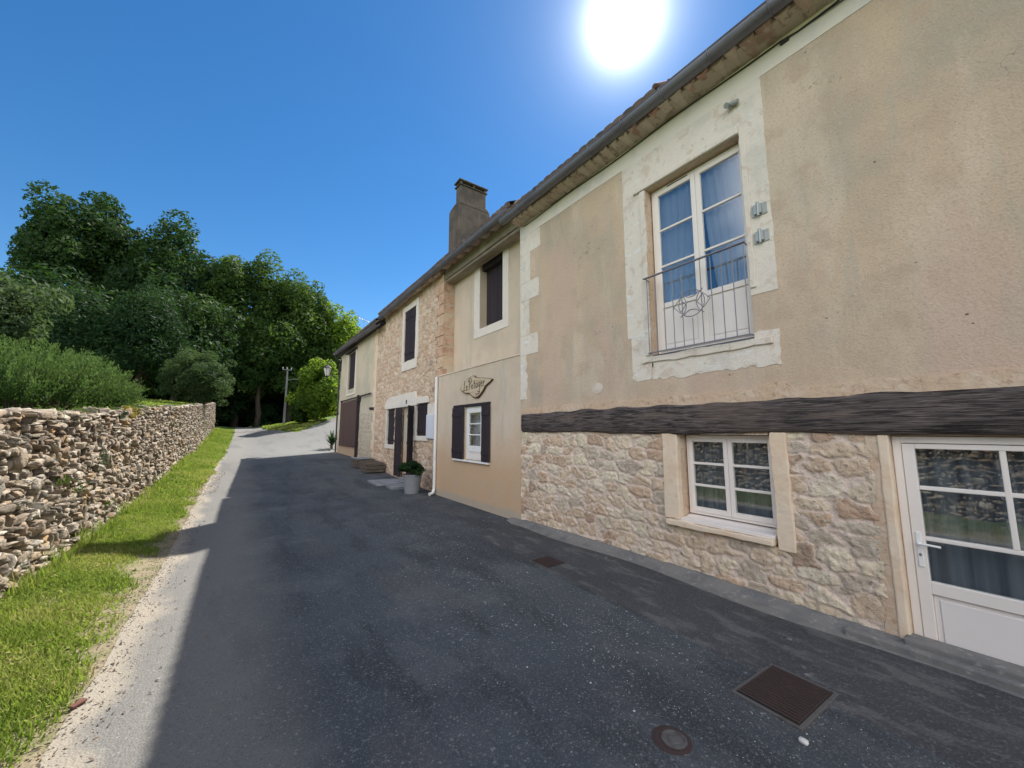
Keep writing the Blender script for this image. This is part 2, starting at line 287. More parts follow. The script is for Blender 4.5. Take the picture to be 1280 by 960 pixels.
m_wood_old = mat('grey_planks', (.13, .105, .085), [D_(s=(3, 3, 20), d=5, a=.45, b=.65, c=(.07, .055, .045), f=.8)], rough=.95, bump=[('noise', (4, 4, 30), 5, .01)])
m_sign = mat('pale_wood', (.56, .45, .31), [D_(s=(10, 2, 26), d=6, a=.48, b=.66, c=(.33, .235, .14), f=.7)], rough=.8)
m_signedge = mat('wood_bark_edge', (.10, .062, .035), rough=.9)
m_ink = mat('black_paint', (.015, .013, .013), rough=.6)
m_pot = mat('grey_pot', (.25, .26, .275), [D_(s=4, d=4, a=.5, b=.7, c=(.19, .20, .21), f=.5)], rough=.7)
m_meter = mat('meter_box_plastic', (.66, .68, .74), rough=.5)
m_brickp = mat('brick_dust', (.13, .060, .045), [D_(s=30, d=4, a=.45, b=.65, c=(.14, .07, .055), f=.8)], rough=.95)
m_glass = glass_mat('window_glass', refl=1.1)
m_glass_up = glass_mat('upper_glass', refl=2.4)
m_lampglass = mat('frosted_lamp_glass', (.70, .68, .62), rough=.2, transl=(.5,))
m_pole = mat('pole_concrete', (.17, .175, .17), [D_(s=3, d=4, a=.5, b=.7, c=(.27, .28, .27), f=.6)], rough=.9)
m_ochre = mat('ochre_mortar', (.58, .42, .29), [D_(s=5, d=6, a=.45, b=.62, c=(.64, .51, .38), f=.8), D_(s=18, d=6, a=.55, b=.66, c=(.36, .22, .13), f=.6)], rough=.95, bump=[('noise', 14, 7, .018)])

# ------------------------------------------------------------------ numpy noise
def _hash(ix, iy, seed):
    n = (ix * 374761393 + iy * 668265263 + seed * 1442695041) & 0xffffffff
    n = ((n ^ (n >> 13)) * 1274126177) & 0xffffffff
    return ((n ^ (n >> 16)) & 0xffff) / 65535.0
def vnoise(x, y, seed=0):
    ix = np.floor(x).astype(np.int64); iy = np.floor(y).astype(np.int64); fx = x - ix; fy = y - iy
    fx = fx * fx * (3 - 2 * fx); fy = fy * fy * (3 - 2 * fy)
    a = _hash(ix, iy, seed); b = _hash(ix + 1, iy, seed); c = _hash(ix, iy + 1, seed); d = _hash(ix + 1, iy + 1, seed)
    return (a * (1 - fx) + b * fx) * (1 - fy) + (c * (1 - fx) + d * fx) * fy
def fbm(x, y, seed=0, o=4):
    s = 0; a = .5; t = 0
    for i in range(o): s = s + a * vnoise(x * 2 ** i, y * 2 ** i, seed + i * 17); t += a; a *= .55
    return s / t
def ss(t): t = np.clip(t, 0, 1); return t * t * (3 - 2 * t)

# ------------------------------------------------------------------ terrain heights
GY = [-400, 11, 13.4, 16.5, 19.5, 24.4, 30, 40, 45, 60, 400]; GZ = [0, 0, .06, .25, .42, .50, .92, 1.78, 2.02, 2.2, 2.2]
WY = [-60, 6, 8.4, 22.8, 40, 60]; WZ = [1.88, 1.90, 2.0, 2.84, 3.95, 4.6]       # top of the garden wall
def ground(X, Y):
    z = np.interp(Y, GY, GZ); z = z + ss((Y - 25) / 10) * np.clip(X - 1, 0, 14) * .18
    return z + .13 * ss((-.75 - X) / .9)
def terrain_z(X, Y):
    g = ground(X, Y)
    gd = np.interp(Y, WY, WZ) - .13 + .08 * np.clip(-2.1 - X, 0, 22)
    k = ss((-2.03 - X) / .12) * (1 - ss((Y - 39.8) / 6))
    k2 = ss((-2.03 - X) / 5) * ss((Y - 39.8) / 6)
    return g * (1 - k - k2) + gd * (k + k2)
def grid_sheet(name, xs, ys, zf, mat_, parent=None, off=0.0, keep=None, **kw):
    XX, YY = np.meshgrid(xs, ys, indexing='ij'); V = np.stack([XX, YY, zf(XX, YY) + off], -1).reshape(-1, 3)
    n, m = len(xs), len(ys); i, j = np.meshgrid(np.arange(n - 1), np.arange(m - 1), indexing='ij')
    a = (i * m + j).ravel(); F = np.stack([a, a + m, a + m + 1, a + 1], -1)
    if keep is not None:
        c = V[F].mean(1); F = F[keep(c[:, 0], c[:, 1])]
    return npmesh(name, V, F, mat_, parent, **kw)
xs = np.concatenate([[-400, -150, -80, -50, -35], np.arange(-28, -4, 2.0), np.arange(-4, -2.2, .45), [-2.16, -2.12, -2.09, -2.06, -2.03, -2.0], np.arange(-1.9, -.3, .13), np.arange(-.2, 4.6, .6), np.arange(5, 20, 1.0), [25, 40, 80, 150, 400]])
ys = np.concatenate([[-400, -150, -60, -30, -20], np.arange(-15, 62, .6), [65, 72, 85, 110, 160, 260, 400]])
struct(grid_sheet('ground', xs, ys, terrain_z, m_terrain, off=-.012, smooth=True))
# verge soil strip between road and wall
struct(grid_sheet('verge', np.arange(-2.05, -.45, .10), np.arange(-14, 40, .4), lambda x, y: ground(x, y) + .012 * fbm(x * 6, y * 6, 3) * ss((-.84 - x) / .2), m_verge, off=-.004, smooth=True))
# road: one sheet, its left edge ragged, right part opening into the side road
def road_left(y): return -.70 - .12 * fbm(np.asarray(y) * .9, np.asarray(y) * 0 + 3, 9) + np.interp(y, [-10, 13, 20, 38, 44], [.08, 0, .1, .35, .3])
def road_right(y): return np.interp(y, [-400, 24.6, 24.9, 27, 33.0, 34.3, 37.2, 39.0, 40.3, 41, 60], [4.9, 4.9, 5.3, 13, 14, 4.6 + 9.4, 14, 14, 14, 14, 14])
def road_sheet():
    us = np.concatenate([np.linspace(0, .12, 6)[:-1], np.linspace(.12, 1, 26)]); yy = np.concatenate([[-60, -30], np.arange(-15, 70, .35)])
    V = []; 
    for y in yy:
        a, b = float(road_left(y)), float(road_right(y)); x = a + (b - a) * us
        V.append(np.stack([x, x * 0 + y, ground(x, x * 0 + y)], -1))
    V = np.array(V); m = len(us); V = V.reshape(-1, 3)
    i, j = np.meshgrid(np.arange(len(yy) - 1), np.arange(m - 1), indexing='ij'); a = (i * m + j).ravel()
    F = np.stack([a, a + 1, a + m + 1, a + m], -1); c = V[F].mean(1)
    lim = np.interp(c[:, 0], [-2, 1.2, 1.6, 2.35, 3.4, 4.3, 5.6, 7.1, 10, 14], [70, 70, 39.2, 36.9, 33.1, 34.3, 37.2, 40.3, 46, 52])
    F = F[c[:, 1] < lim]
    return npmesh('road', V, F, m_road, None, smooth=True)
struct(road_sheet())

# pavement strip along the near house with a small lip, concrete fillet at the wall foot
def pavement():
    mb = MB(); yy = np.arange(-6, 6.6, .15); ring = []
    for k, y in enumerate(yy):
        e = 3.20 + .05 * (fbm(np.array(y * .8), np.array(1.0), 5) - .5) + max(0, y - 3.0) * .06; h = .028 * min(1, max(.1, (6.5 - y) / 2)) * float(np.interp(y, [1.5, 2.4], [.3, 1]))
        g = float(ground(4, y))
        g = g - (.06 * max(0, y - 5.9)); ring.append([(e, y, g + .0), (e + .015, y, g + h), (3.7, y, g + h + .008), (4.25 + .05 * math.sin(y * 2.3), y, g + h + .012), (4.36, y, g + h + .025), (4.47, y, g + h + .07), (4.6, y, g + h + .085)])
    return ring
rg = pavement(); mb = MB(); mf = MB()
for k in range(len(rg) - 1):
    for j in range(6):
        t = mb if j < 3 else mf; t.add([rg[k][j], rg[k][j + 1], rg[k + 1][j + 1], rg[k + 1][j]], [(0, 1, 2, 3)])
struct(obj('pavement', mb, m_pave, smooth=True)); struct(obj('pavement_concrete_edge', mf, m_concrete, smooth=True))

# ------------------------------------------------------------------ wall builders
def wall_slab(x0, x1, y0, y1, z0, z1, holes=()):
    """slab with its front at x0; holes = [(ya,yb,za,zb)]; watertight"""
    mb = MB(); Y = sorted({y0, y1, *[h[0] for h in holes], *[h[1] for h in holes]}); Z = sorted({z0, z1, *[h[2] for h in holes], *[h[3] for h in holes]})
    Y = [y for y in Y if y0 <= y <= y1]; Z = [z for z in Z if z0 <= z <= z1]
    inside = lambda y, z: any(h[0] < y < h[1] and h[2] < z < h[3] for h in holes)
    for a, b in zip(Y, Y[1:]):
        for c, d in zip(Z, Z[1:]):
            if inside((a + b) / 2, (c + d) / 2): continue
            mb.add([(x0, a, c), (x0, b, c), (x0, b, d), (x0, a, d)], [(0, 3, 2, 1)]); mb.add([(x1, a, c), (x1, b, c), (x1, b, d), (x1, a, d)], [(0, 1, 2, 3)])
    for (a, b, c, d, s) in [(y0, y1, z0, z1, 1)] + [(max(h[0], y0), min(h[1], y1), max(h[2], z0), min(h[3], z1), -1) for h in holes]:
        q = [(a, c), (b, c), (b, d), (a, d)]
        for i in range(4):
            (ya, za), (yb, zb) = q[i], q[(i + 1) % 4]
            if s < 0 and ((ya == yb and ya in (y0, y1)) or (za == zb and za in (z0, z1))): continue
            f = (0, 1, 2, 3) if s > 0 else (3, 2, 1, 0)
            mb.add([(x0, ya, za), (x0, yb, zb), (x1, yb, zb), (x1, ya, za)], [f])
    return mb
def rubble_sheet(name, X, y0, y1, z0, z1, res, cw, ch, holes, parent, mat_, depth=.03, seed=1, warp=.35, joint=(.05, .16)):
    ya = np.unique(np.concatenate([np.arange(y0, y1 + res / 2, res), [y1]])); za = np.unique(np.concatenate([np.arange(z0, z1 + res / 2, res), [z1]]))
    for h in holes:
        for v in h[:2]:
            if y0 < v < y1: ya[np.argmin(abs(ya - v))] = v
        for v in h[2:4]:
            if z0 < v < z1: za[np.argmin(abs(za - v))] = v
    Yg, Zg = np.meshgrid(ya, za, indexing='ij'); u = Yg / cw; w = Zg / ch
    u = u + warp * (fbm(u * 1.3, w * 1.3, seed + 5) - .5) * 2; w = w + warp * (fbm(u * 1.1, w * 1.1, seed + 9) - .5) * 2
    rw = np.floor(w).astype(np.int64); d1 = np.full(u.shape, 9.); d2 = d1.copy(); idv = np.zeros(u.shape)
    for dj in (-1, 0, 1):
        j = rw + dj; sh = _hash(j, j * 0 + 7, seed) ; uu = u + sh; fi = np.floor(uu).astype(np.int64)
        for di in (-1, 0, 1):
            i = fi + di; r1 = _hash(i, j, seed + 1); r2 = _hash(i, j, seed + 2); sz = .75 + .5 * _hash(i, j, seed + 6)
            dx = (uu - (i + .2 + .6 * r1)) ; dy = (w - (j + .35 + .3 * r2))
            d = (abs(dx) ** 3 + abs(dy * 1.05) ** 3) ** (1 / 3) / sz
            new = d < d1; d2 = np.where(new, d1, np.minimum(d2, d)); idv = np.where(new, _hash(i, j, seed + 3), idv); d1 = np.where(new, d, d1)
    e = (d2 - d1); jn = 1 - ss((e - joint[0]) / (joint[1] - joint[0])); thick = .35 + .65 * _hash((idv * 9999).astype(np.int64), (idv * 0).astype(np.int64), seed + 4)
    h = (1 - jn) * depth * thick * .75 + depth * .65 * (fbm(Yg * 9, Zg * 9, seed + 20, 5) - .5) + depth * .7 * (fbm(Yg * 26, Zg * 26, seed + 30, 3) - .5) + (1 - jn) * depth * .7 * (fbm(Yg * 5 + idv * 40, Zg * 5, seed + 40) - .5)
    V = np.stack([X - h, Yg, Zg], -1).reshape(-1, 3); n, m = Yg.shape
    i, j = np.meshgrid(np.arange(n - 1), np.arange(m - 1), indexing='ij'); a = (i * m + j).ravel(); F = np.stack([a, a + 1, a + m + 1, a + m], -1)
    c = V[F].mean(1); keep = np.ones(len(F), bool)
    for hh in holes: keep &= ~((c[:, 1] > hh[0]) & (c[:, 1] < hh[1]) & (c[:, 2] > hh[2]) & (c[:, 2] < hh[3]))
    return npmesh(name, V, F[keep], mat_, parent, attrs={'rnd': idv.ravel(), 'joint': jn.ravel()}, smooth=True)
def ragged(y0, y1, z0, z1, amp=.02, step=.05, seed=0, sides=(1, 1, 1, 1)):
    """rectangle outline in (y,z) with rough edges; sides = bottom, right, top, left"""
    rr = random.Random(seed); pts = []
    def edge(a, b, s):
        n = max(1, int(math.dist(a, b) / step)); w = 0
        for k in range(n):
            t = k / n; w = .6 * w + rr.uniform(-amp, amp) * (.8 if s else 0)
            p = [a[0] + (b[0] - a[0]) * t, a[1] + (b[1] - a[1]) * t]
            if k and s: p[0 if a[0] == b[0] else 1] += w
            pts.append(tuple(p))
    edge((y0, z0), (y1, z0), sides[0]); edge((y1, z0), (y1, z1), sides[1]); edge((y1, z1), (y0, z1), sides[2]); edge((y0, z1), (y0, z0), sides[3])
    return pts
def shell(parent, mat_, y0, y1, x0, x1, z1, th=.3, z0=-.1, roof=None):
    """side and back walls behind the front slab; with a gabled top when roof = (ridge_x, ridge_z)"""
    mb = MB()
    for (a, b) in ((y0, y0 + th), (y1 - th, y1)):
        if roof: mb.prism([(x0, z0), (x1, z0), (x1, z1), (roof[0], roof[1]), (x0, z1)], a, b, 'y')
        else: mb.box(x0, x1, a, b, z0, z1)
    mb.box(x1 - th, x1 - .003, y0 + th + .002, y1 - th - .002, z0, z1)
    return obj('side_and_back_wall', mb, mat_, parent)
def roof_slope(name, y0, y1, xe, ze, xr, zr, parent, pitch_y=.17, row=.30, amp=.014, thick=.05, seed=3, step=.018):
    """rows of canal tiles from the eave (xe,ze) to the ridge (xr,zr)"""
    n = max(2, int((y1 - y0) / pitch_y)); per = 6; L = math.hypot(xr - xe, zr - ze); rows = int(L / row)
    ya = np.linspace(y0, y1, n * per + 1); prof = amp * np.abs(np.sin(np.arange(n * per + 1) / per * math.pi)) ** .7
    dx, dz = (xr - xe) / L, (zr - ze) / L; nx, nz = -dz, dx; rr = np.random.default_rng(seed)
    V = []; F = []; A = []; tile = np.minimum(np.arange(n * per + 1) // per, n - 1); base = 0; m = len(ya)
    for r in range(rows + 1):
        rnd = rr.random(n)[tile]; jit = (rr.random(n) * .012)[tile]
        for s, lift in ((0, thick), (1, thick - step)):
            if r == 0 and s == 0:
                V.append(np.stack([np.full(m, xe + .01), ya, np.full(m, ze - .02)], -1)); A.append(rnd)
            d = (r + s) * row - (.03 if s == 0 else 0) + (jit if s == 0 else 0); h = prof + lift + jit
            V.append(np.stack([xe + dx * d + nx * h, ya, ze + dz * d + nz * h], -1)); A.append(rnd)
    V = np.array(V); k = len(V); i, j = np.meshgrid(np.arange(k - 1), np.arange(m - 1), indexing='ij'); a = (i * m + j).ravel()
    F = np.stack([a, a + m, a + m + 1, a + 1], -1)
    return npmesh(name, V.reshape(-1, 3), F, m_tile, parent, attrs={'rnd': np.array(A).ravel()})
def roof(y0, y1, xe, ze, xr, zr, xb, parent, seed=3, **k):
    o = roof_slope('roof', y0, y1, xe, ze, xr, zr, parent, seed=seed, **k)
    mb = MB(); zb = ze   # underside board and rear slope
    mb.prism([(xe + .03, ze - .02), (xr, zr - .02), (xb, zb - .02), (xb, zb - .07), (xr, zr - .09), (xe + .03, ze - .06)], y0 + .01, y1 - .01, 'y')
    obj('roof_deck', mb, m_soffit_beam, o)
    rg_ = MB(); rg_.tube([(xr, y0, zr + .03), (xr, y1, zr + .03)], .11, 10); obj('ridge_cap', rg_, m_tile, o)
    return o
def gutter(y0, y1, x, z0, z1, r, parent, brk=.5, mat_=m_zinc):
    mb = MB(); n = 10; seg = [(math.cos(math.pi + math.pi * k / n) * r, math.sin(math.pi + math.pi * k / n) * r) for k in range(n + 1)]
    seg = [(-r - .006, .012), (-r, .02)] + seg + [(r, .02)]; inner = [(a * .93, b * .93 + .004) for a, b in seg]
    prof = seg + inner[::-1]; ys_ = np.linspace(y0, y1, max(2, int((y1 - y0) / .8)))
    P = len(prof)
    for i, y in enumerate(ys_):
        z = z0 + (z1 - z0) * (y - y0) / (y1 - y0); mb.v += [(x + a, float(y), z + b) for a, b in prof]
    for i in range(len(ys_) - 1):
        for k in range(P): a = i * P + k; b = i * P + (k + 1) % P; mb.f.append((a, a + P, b + P, b))
    mb.f.append(tuple(range(P))); mb.f.append(tuple(range((len(ys_) - 1) * P, len(ys_) * P))[::-1])
    # rolled front bead
    mb.tube([(x - r, y0, z0 + .015), (x - r, y1, z1 + .015)], .010, 6)
    o = obj('gutter', mb, mat_, parent, smooth=False)
    for k in range(int((y1 - y0) / brk)):
        y = y0 + .25 + k * brk
        if y > y1: break
        z = z0 + (z1 - z0) * (y - y0) / (y1 - y0); b = MB(); rr = r + .006
        pts = [(x + math.cos(math.pi + math.pi * q / 12) * rr, y, z + math.sin(math.pi + math.pi * q / 12) * rr) for q in range(13)]
        b.tube([(x - rr, y, z + .02)] + pts + [(x + rr + .06, y, z + .03)], .007, 5); obj('gutter_bracket', b, mat_, o)
    return o
def eave_tiles(y0, y1, xo, xi, z0, z1, parent, pitch=.20, seed=5, r=.085, name='eave_tiles'):
    """canal tiles seen from below, bedded in mortar: row along y, each axis runs along x"""
    rr = random.Random(seed); V = []; F = []; A = []; n = int((y1 - y0) / pitch); sg = 8
    for k in range(n):
        yc = y0 + (k + .5) * pitch + rr.uniform(-.012, .012); rnd = rr.random(); rad = r * rr.uniform(.9, 1.1); dz = rr.uniform(-.012, .012); xs_ = (xo + rr.uniform(-.015, .03), (xo + xi) / 2 + rr.uniform(-.04, .04), xi)
        cut = rr.random() < .2
        for (xa, xb, dr) in ((xs_[0], xs_[1], 1.0), (xs_[1] + .004, xs_[2], .88 if not cut else .75)):
            b = len(V)
            for xx in (xa, xb):
                zz = z1 + (z0 - z1) * (xx - xo) / (xi - xo) + dz
                for q in range(sg + 1):
                    t = math.pi * q / sg; V.append((xx, yc - math.cos(t) * rad * dr, zz - math.sin(t) * rad * .62 * dr)); A.append(rnd)
            for q in range(sg): F.append((b + q, b + q + 1, b + sg + 2 + q, b + sg + 1 + q))
            c = len(V); zz = V[b][2]; 
            for q in range(sg + 1): V.append((xa + .002, V[b + q][1], V[b + q][2])); A.append(rnd)
            V.append((xa + .002, yc, zz)); A.append(rnd)
            for q in range(0, sg, 2): F.append((c + q, c + sg + 1, c + min(q + 2, sg), c + q + 1))
    o = npmesh(name, np.array(V), np.array(F), m_soffit_tile, parent, attrs={'rnd': np.array(A)})
    mb = MB(); mb.prism([(xo + .05, z1 - .035), (xi, z0 - .035), (xi, z0 + .14), (xo + .05, z1 + .05)], y0, y1, 'y'); obj('eave_mortar', mb, m_mortar, o)
    return o

# ================================================================== HOUSE A (near stucco house)
A = thing('stucco_house', 'long tan stucco house in the foreground with black oak beam and rubble stone base', 'house', (4.5, 0, 0))
ax0, ay0, ay1 = 4.5, -7.0, 6.13
FW = (1.84, 3.12, 2.74, 5.16)      # french window opening
LW = (1.77, 2.81, .66, 1.70); DR = (-.31, .87, -.12, 1.705)
obj('wall', wall_slab(ax0, 4.95, ay0, ay1, 2.04, 5.97, [FW]), m_plaster, A)
obj('lower_wall', wall_slab(4.565, 4.95, ay0, ay1, -.12, 2.037, [LW, DR]), m_ochre, A)
shell(A, m_plaster, ay0, ay1 - .003, 4.952, 11.0, 5.96, roof=(7.8, 8.2))
fl = MB(); fl.box(4.953, 10.69, ay0 + .31, ay1 - .31, 2.0, 2.2); fl.box(4.953, 10.69, ay0 + .31, ay1 - .31, -.1, -.02); fl.box(6.6, 6.7, ay0 + .31, ay1 - .31, -.015, 5.9); obj('inner_floor', fl, m_dark, A)
rubble_sheet('rubble_base', 4.522, ay0, ay1, -.1, 1.80, .013, .29, .165, [LW, (DR[0] - .1, .985, -.2, 1.85), (2.79, 3.015, .66, 1.80), (1.63, 1.79, .58, 1.80)], A, m_rubble_a, depth=.032, seed=21, warp=.55, joint=(.04, .27))
# oak beam, uneven
mb = MB(); yy = np.arange(-5.0, 6.07, .09); rings = []
for k, y in enumerate(yy):
    n = lambda s, a=1.0: a * (float(fbm(np.array(y * 1.1), np.array(s * 3.1), 31)) - .5)
    zt = 2.085 + n(1, .06) + .012 * math.sin(y * 9); zb = 1.725 + n(2, .09)
    if 2.0 < y < 2.85: zb -= .01
    xf = 4.468 + n(3, .03); rings.append([(4.56, y, zb + .0), (xf + .02, y, zb), (xf + n(4, .02), y, zb + .035), (xf + n(5, .03) - .004, y, (zb * .6 + zt * .4)), (xf + n(6, .03), y, (zb * .3 + zt * .7)), (xf + .006, y, zt - .03), (xf + .028, y, zt), (4.56, y, zt)])
P = 8
for r_ in rings: mb.v += [tuple(map(float, p)) for p in r_]
for i in range(len(rings) - 1):
    for k in range(P): a = i * P + k; b = i * P + (k + 1) % P; mb.f.append((a, b, b + P, a + P))
mb.f += [tuple(range(P))[::-1], tuple(range((len(rings) - 1) * P, len(rings) * P))]
obj('timber_beam', mb, m_beam, A, smooth=True)
# mortar lip above beam
mb = MB(); yy = np.arange(-5, 6.1, .07); top = []
for y in yy: top.append((y, 2.175 + .07 * (float(fbm(np.array(y * 1.6), np.array(2.), 77)) - .4) + (.07 if 1.55 < y < 1.85 else 0)))
mb.prism([(float(yy[0]), 2.06), (float(yy[-1]), 2.06)] + [(float(a), float(b)) for a, b in top[::-1]], 4.485, 4.499, 'x'); obj('mortar_fillet', mb, m_ochre, A)
# whitewashed bands, a few mm proud
mb = MB(); mb.prism(ragged(ay0, 6.128, 5.69, 5.965, .004, .3, 1, (1, 0, 0, 0)), 4.494, 4.4995, 'x'); obj('eave_band', mb, m_lime_clean, A)
mb = MB()
for k, (z0, z1, yl) in enumerate([(5.30, 5.688, 5.47), (4.705, 5.297, 5.80), (4.33, 4.70, 5.53), (3.62, 4.325, 5.83), (3.22, 3.615, 5.57), (2.35, 3.215, 5.92)]):
    mb.prism(ragged(yl, 6.128, z0, z1, .010 if k < 5 else .04, .06, 40 + k, (0, 0, 0, 1)), 4.494, 4.4995, 'x')
obj('corner_band', mb, m_lime, A)
# the worn surround of the french window: four ragged strips
mb = MB(); 
mb.prism(ragged(3.121, 3.50, 3.05, 5.688, .012, .05, 3, (0, 0, 0, 1)), 4.4945, 4.4996, 'x')
mb.prism(ragged(3.121, 3.44, 2.46, 3.047, .03, .05, 4, (1, 0, 0, 1)), 4.4945, 4.4996, 'x')
mb.prism(ragged(1.58, 1.8385, 3.22, 5.688, .006, .05, 5, (0, 0, 0, 1)), 4.4945, 4.4996, 'x')
mb.prism(ragged(1.60, 1.8385, 2.42, 2.80, .02, .05, 6, (1, 0, 1, 1)), 4.4945, 4.4996, 'x')
mb.prism(ragged(1.8400, 3.1195, 5.162, 5.688, .01, .05, 7, (0, 0, 0, 0)), 4.4945, 4.4996, 'x')
mb.prism(ragged(1.8400, 3.1195, 2.44, 2.738, .03, .05, 8, (1, 0, 0, 0)), 4.4945, 4.4996, 'x')
obj('window_surround', mb, m_lime, A)
# chipped stone lintel edge and jamb relief around the opening
mb = MB(); yy = np.arange(1.84, 3.30, .06); top = [(float(y), 5.245 + .05 * float(fbm(np.array(y * 3), np.array(1.), 5)) - .02) for y in yy]
mb.prism([(1.84, 5.163), (3.30, 5.163)] + top[::-1], 4.462, 4.4940, 'x'); obj('stone_lintel', mb, m_lime, A, bevel=.008)
for q in ((3.122, 3.20, 2.76, 5.16, .008, .06, 11), (1.775, 1.838, 3.3, 5.10, .006, .06, 12)): mb = MB(); mb.prism(ragged(*q), 4.476, 4.494, 'x'); obj('jamb_stone', mb, m_lime, A, bevel=.006)
mb = MB(); mb.prism(ragged(1.66, 3.26, 2.655, 2.737, .010, .06, 13), 4.470, 4.494, 'x'); obj('sill_stone', mb, m_lime, A, bevel=.006)
mb = MB(); mb.box(4.5035, 4.62, 3.112, 3.1195, 2.745, 5.155); obj('ochre_reveal', mb, m_ochre, A)
mb = MB(); mb.prism([(4.11 + .105 * math.cos(t), 2.40 + .085 * math.sin(t)) for t in np.linspace(0, 2 * math.pi, 20)[:-1]], 4.493, 4.4995, 'x'); obj('filled_hole_patch', mb, m_patch, A)

def casement(parent, name, x, y0, y1, z0, z1, rows, fr, cols=1, leaves=2, fd=.06, panel=None, m=m_pvc, gm=m_glass, mun=.028, stile=.055, pane_name='pane'):
    """window: outer frame, leaves with muntins, panes"""
    w = MB(); w.box(x, x + fd, y0, y0 + fr, z0, z1); w.box(x, x + fd, y1 - fr, y1, z0, z1); w.box(x, x + fd, y0 + fr, y1 - fr, z1 - fr, z1); w.box(x, x + fd, y0 + fr, y1 - fr, z0, z0 + fr)
    F = obj(name, w, m, parent, bevel=.004)
    ya, yb = y0 + fr - .012, y1 - fr + .012; za, zb = z0 + fr - .012, z1 - fr + .012; W = (yb - ya) / leaves; gl = MB()
    for k in range(leaves):
        a, b = ya + k * W + .002, ya + (k + 1) * W - .002; s = MB(); xf = x - .014; xb_ = x + .036
        s.box(xf, xb_, a, a + stile, za, zb); s.box(xf, xb_, b - stile, b, za, zb); s.box(xf, xb_, a + stile, b - stile, zb - stile, zb)
        bot = za if panel is None else panel
        s.box(xf, xb_, a + stile, b - stile, bot, bot + stile * 1.15)
        g0, g1 = bot + stile * 1.15, zb - stile; h = (g1 - g0) / rows
        for r in range(1, rows): s.box(xf + .006, xb_ - .008, a + stile, b - stile, g0 + r * h - mun / 2, g0 + r * h + mun / 2)
        cw = (b - a - 2 * stile) / cols
        for c in range(1, cols): s.box(xf + .004, xb_ - .006, a + stile + c * cw - mun / 2, a + stile + c * cw + mun / 2, g0, g1)
        obj('sash', s, m, F, bevel=.004)
        if panel is not None:
            p = MB(); p.box(xf + .018, xb_ - .01, a + stile, b - stile, za + stile, panel - .0005); p.box(xf, xb_, a + stile, b - stile, za, za + stile - .0005)
            p.box(xf + .010, xf + .0175, a + stile + .03, b - stile - .03, za + stile + .03, panel - .03); obj('lower_panel', p, m_pvc_panel, F, bevel=.004)
        gl.box(x + .008, x + .011, a + stile - .003, b - stile + .003, g0 - .003, g1 + .003)
    obj(pane_name, gl, gm, F)
    return F
def curtain(parent, x, ya, yb, z0, z1, folds=9, amp=.02, m=m_curtain, gather=None, name='curtain'):
    n = 60; k = 14; V = []
    for i in range(n + 1):
        for j in range(k + 1):
            t = i / n; s = j / k; y = ya + (yb - ya) * t
            if gather is not None: y = gather[0] + (y - gather[0]) * (1 - gather[1] * (1 - s) ** 1.4 )
            V.append((x + amp * math.sin(t * folds * 2 * math.pi) * (.6 + .4 * s) + amp * .4 * math.sin(t * 31 + s * 3), y, z0 + (z1 - z0) * s))
    a = np.array([i * (k + 1) + j for i in range(n) for j in range(k)]); F = np.stack([a, a + k + 1, a + k + 2, a + 1], -1)
    return npmesh(name, np.array(V), F, m, parent, smooth=True)
# french window
fw = casement(A, 'french_window', 4.625, 1.80, 3.10, 2.765, 5.145, 3, .055, panel=3.40, gm=m_glass_up, stile=.062)
curtain(fw, 4.70, 2.44, 3.04, 2.9, 5.06, 6, .012, gather=(3.04, .35)); curtain(fw, 4.70, 1.80, 2.43, 2.9, 5.06, 7, .012, gather=(1.80, .35))
mb = MB(); mb.box(4.622, 4.6245, 2.55, 2.85, 5.112, 5.125); obj('vent_slot', mb, m_black, fw)
mb = MB(); mb.box(4.503, 4.63, 1.85, 3.10, 2.741, 2.762); obj('threshold', mb, m_zinc, fw)
# juliet railing
rail = MB(); yr0, yr1 = 1.845, 3.115; rx = 4.43
low_rail = MB(); rail.box(rx - .020, rx + .020, yr0 - .01, yr1 + .04, 3.822, 3.834); low_rail.box(rx - .014, rx + .014, yr0, yr1, 2.775, 2.787)
for yy_ in (yr0 - .004, yr1 + .006): rail.tube([(rx, yy_, 3.82), (4.498, yy_, 3.80)], .008, 6); low_rail.tube([(rx, yy_, 2.78), (4.498, yy_, 2.78)], .008, 6)
RL = bpy.data.objects.new('railing', None); COL.objects.link(RL); RL.parent = A; obj('handrail', rail, m_iron, RL); obj('bottom_rail', low_rail, m_iron, RL)
for k in range(11):
    y = yr0 + .012 + k * (yr1 - yr0 - .024) / 10
    b = MB()
    if k == 5: b.tube([(rx, y, 2.785), (rx, y, 3.115)], .0065, 6)
    else: b.tube([(rx, y, 2.785), (rx, y, 3.823)], .0065, 6)
    obj('baluster', b, m_iron, RL)
orn = MB(); oc = (yr0 + yr1) / 2; oz = 3.30; orad = .165
circ = lambda cy, cz, r, t0, t1, n=22: [(rx - .012, cy + r * math.cos(t0 + (t1 - t0) * q / n), cz + r * math.sin(t0 + (t1 - t0) * q / n)) for q in range(n + 1)]
orn.tube(circ(oc, oz, orad, 0, 2 * math.pi, 32), .006, 6)
orn.tube(circ(oc - .235, oz, .17, -1.05, 1.05), .006, 6); orn.tube(circ(oc + .235, oz, .17, math.pi - 1.05, math.pi + 1.05), .006, 6)
for sgn in (-1, 1):
    orn.tube([(rx - .012, oc + sgn * .07, oz), (rx - .012, oc + sgn * .15, oz + .09), (rx - .012, oc + sgn * .235, oz), (rx - .012, oc + sgn * .15, oz - .09), (rx - .012, oc + sgn * .07, oz)], .006, 6)
    orn.tube(circ(oc, oz + sgn * .20, .12, -sgn * math.pi / 2 - 1.0, -sgn * math.pi / 2 + 1.0), .006, 6)
obj('ornament', orn, m_iron, RL)
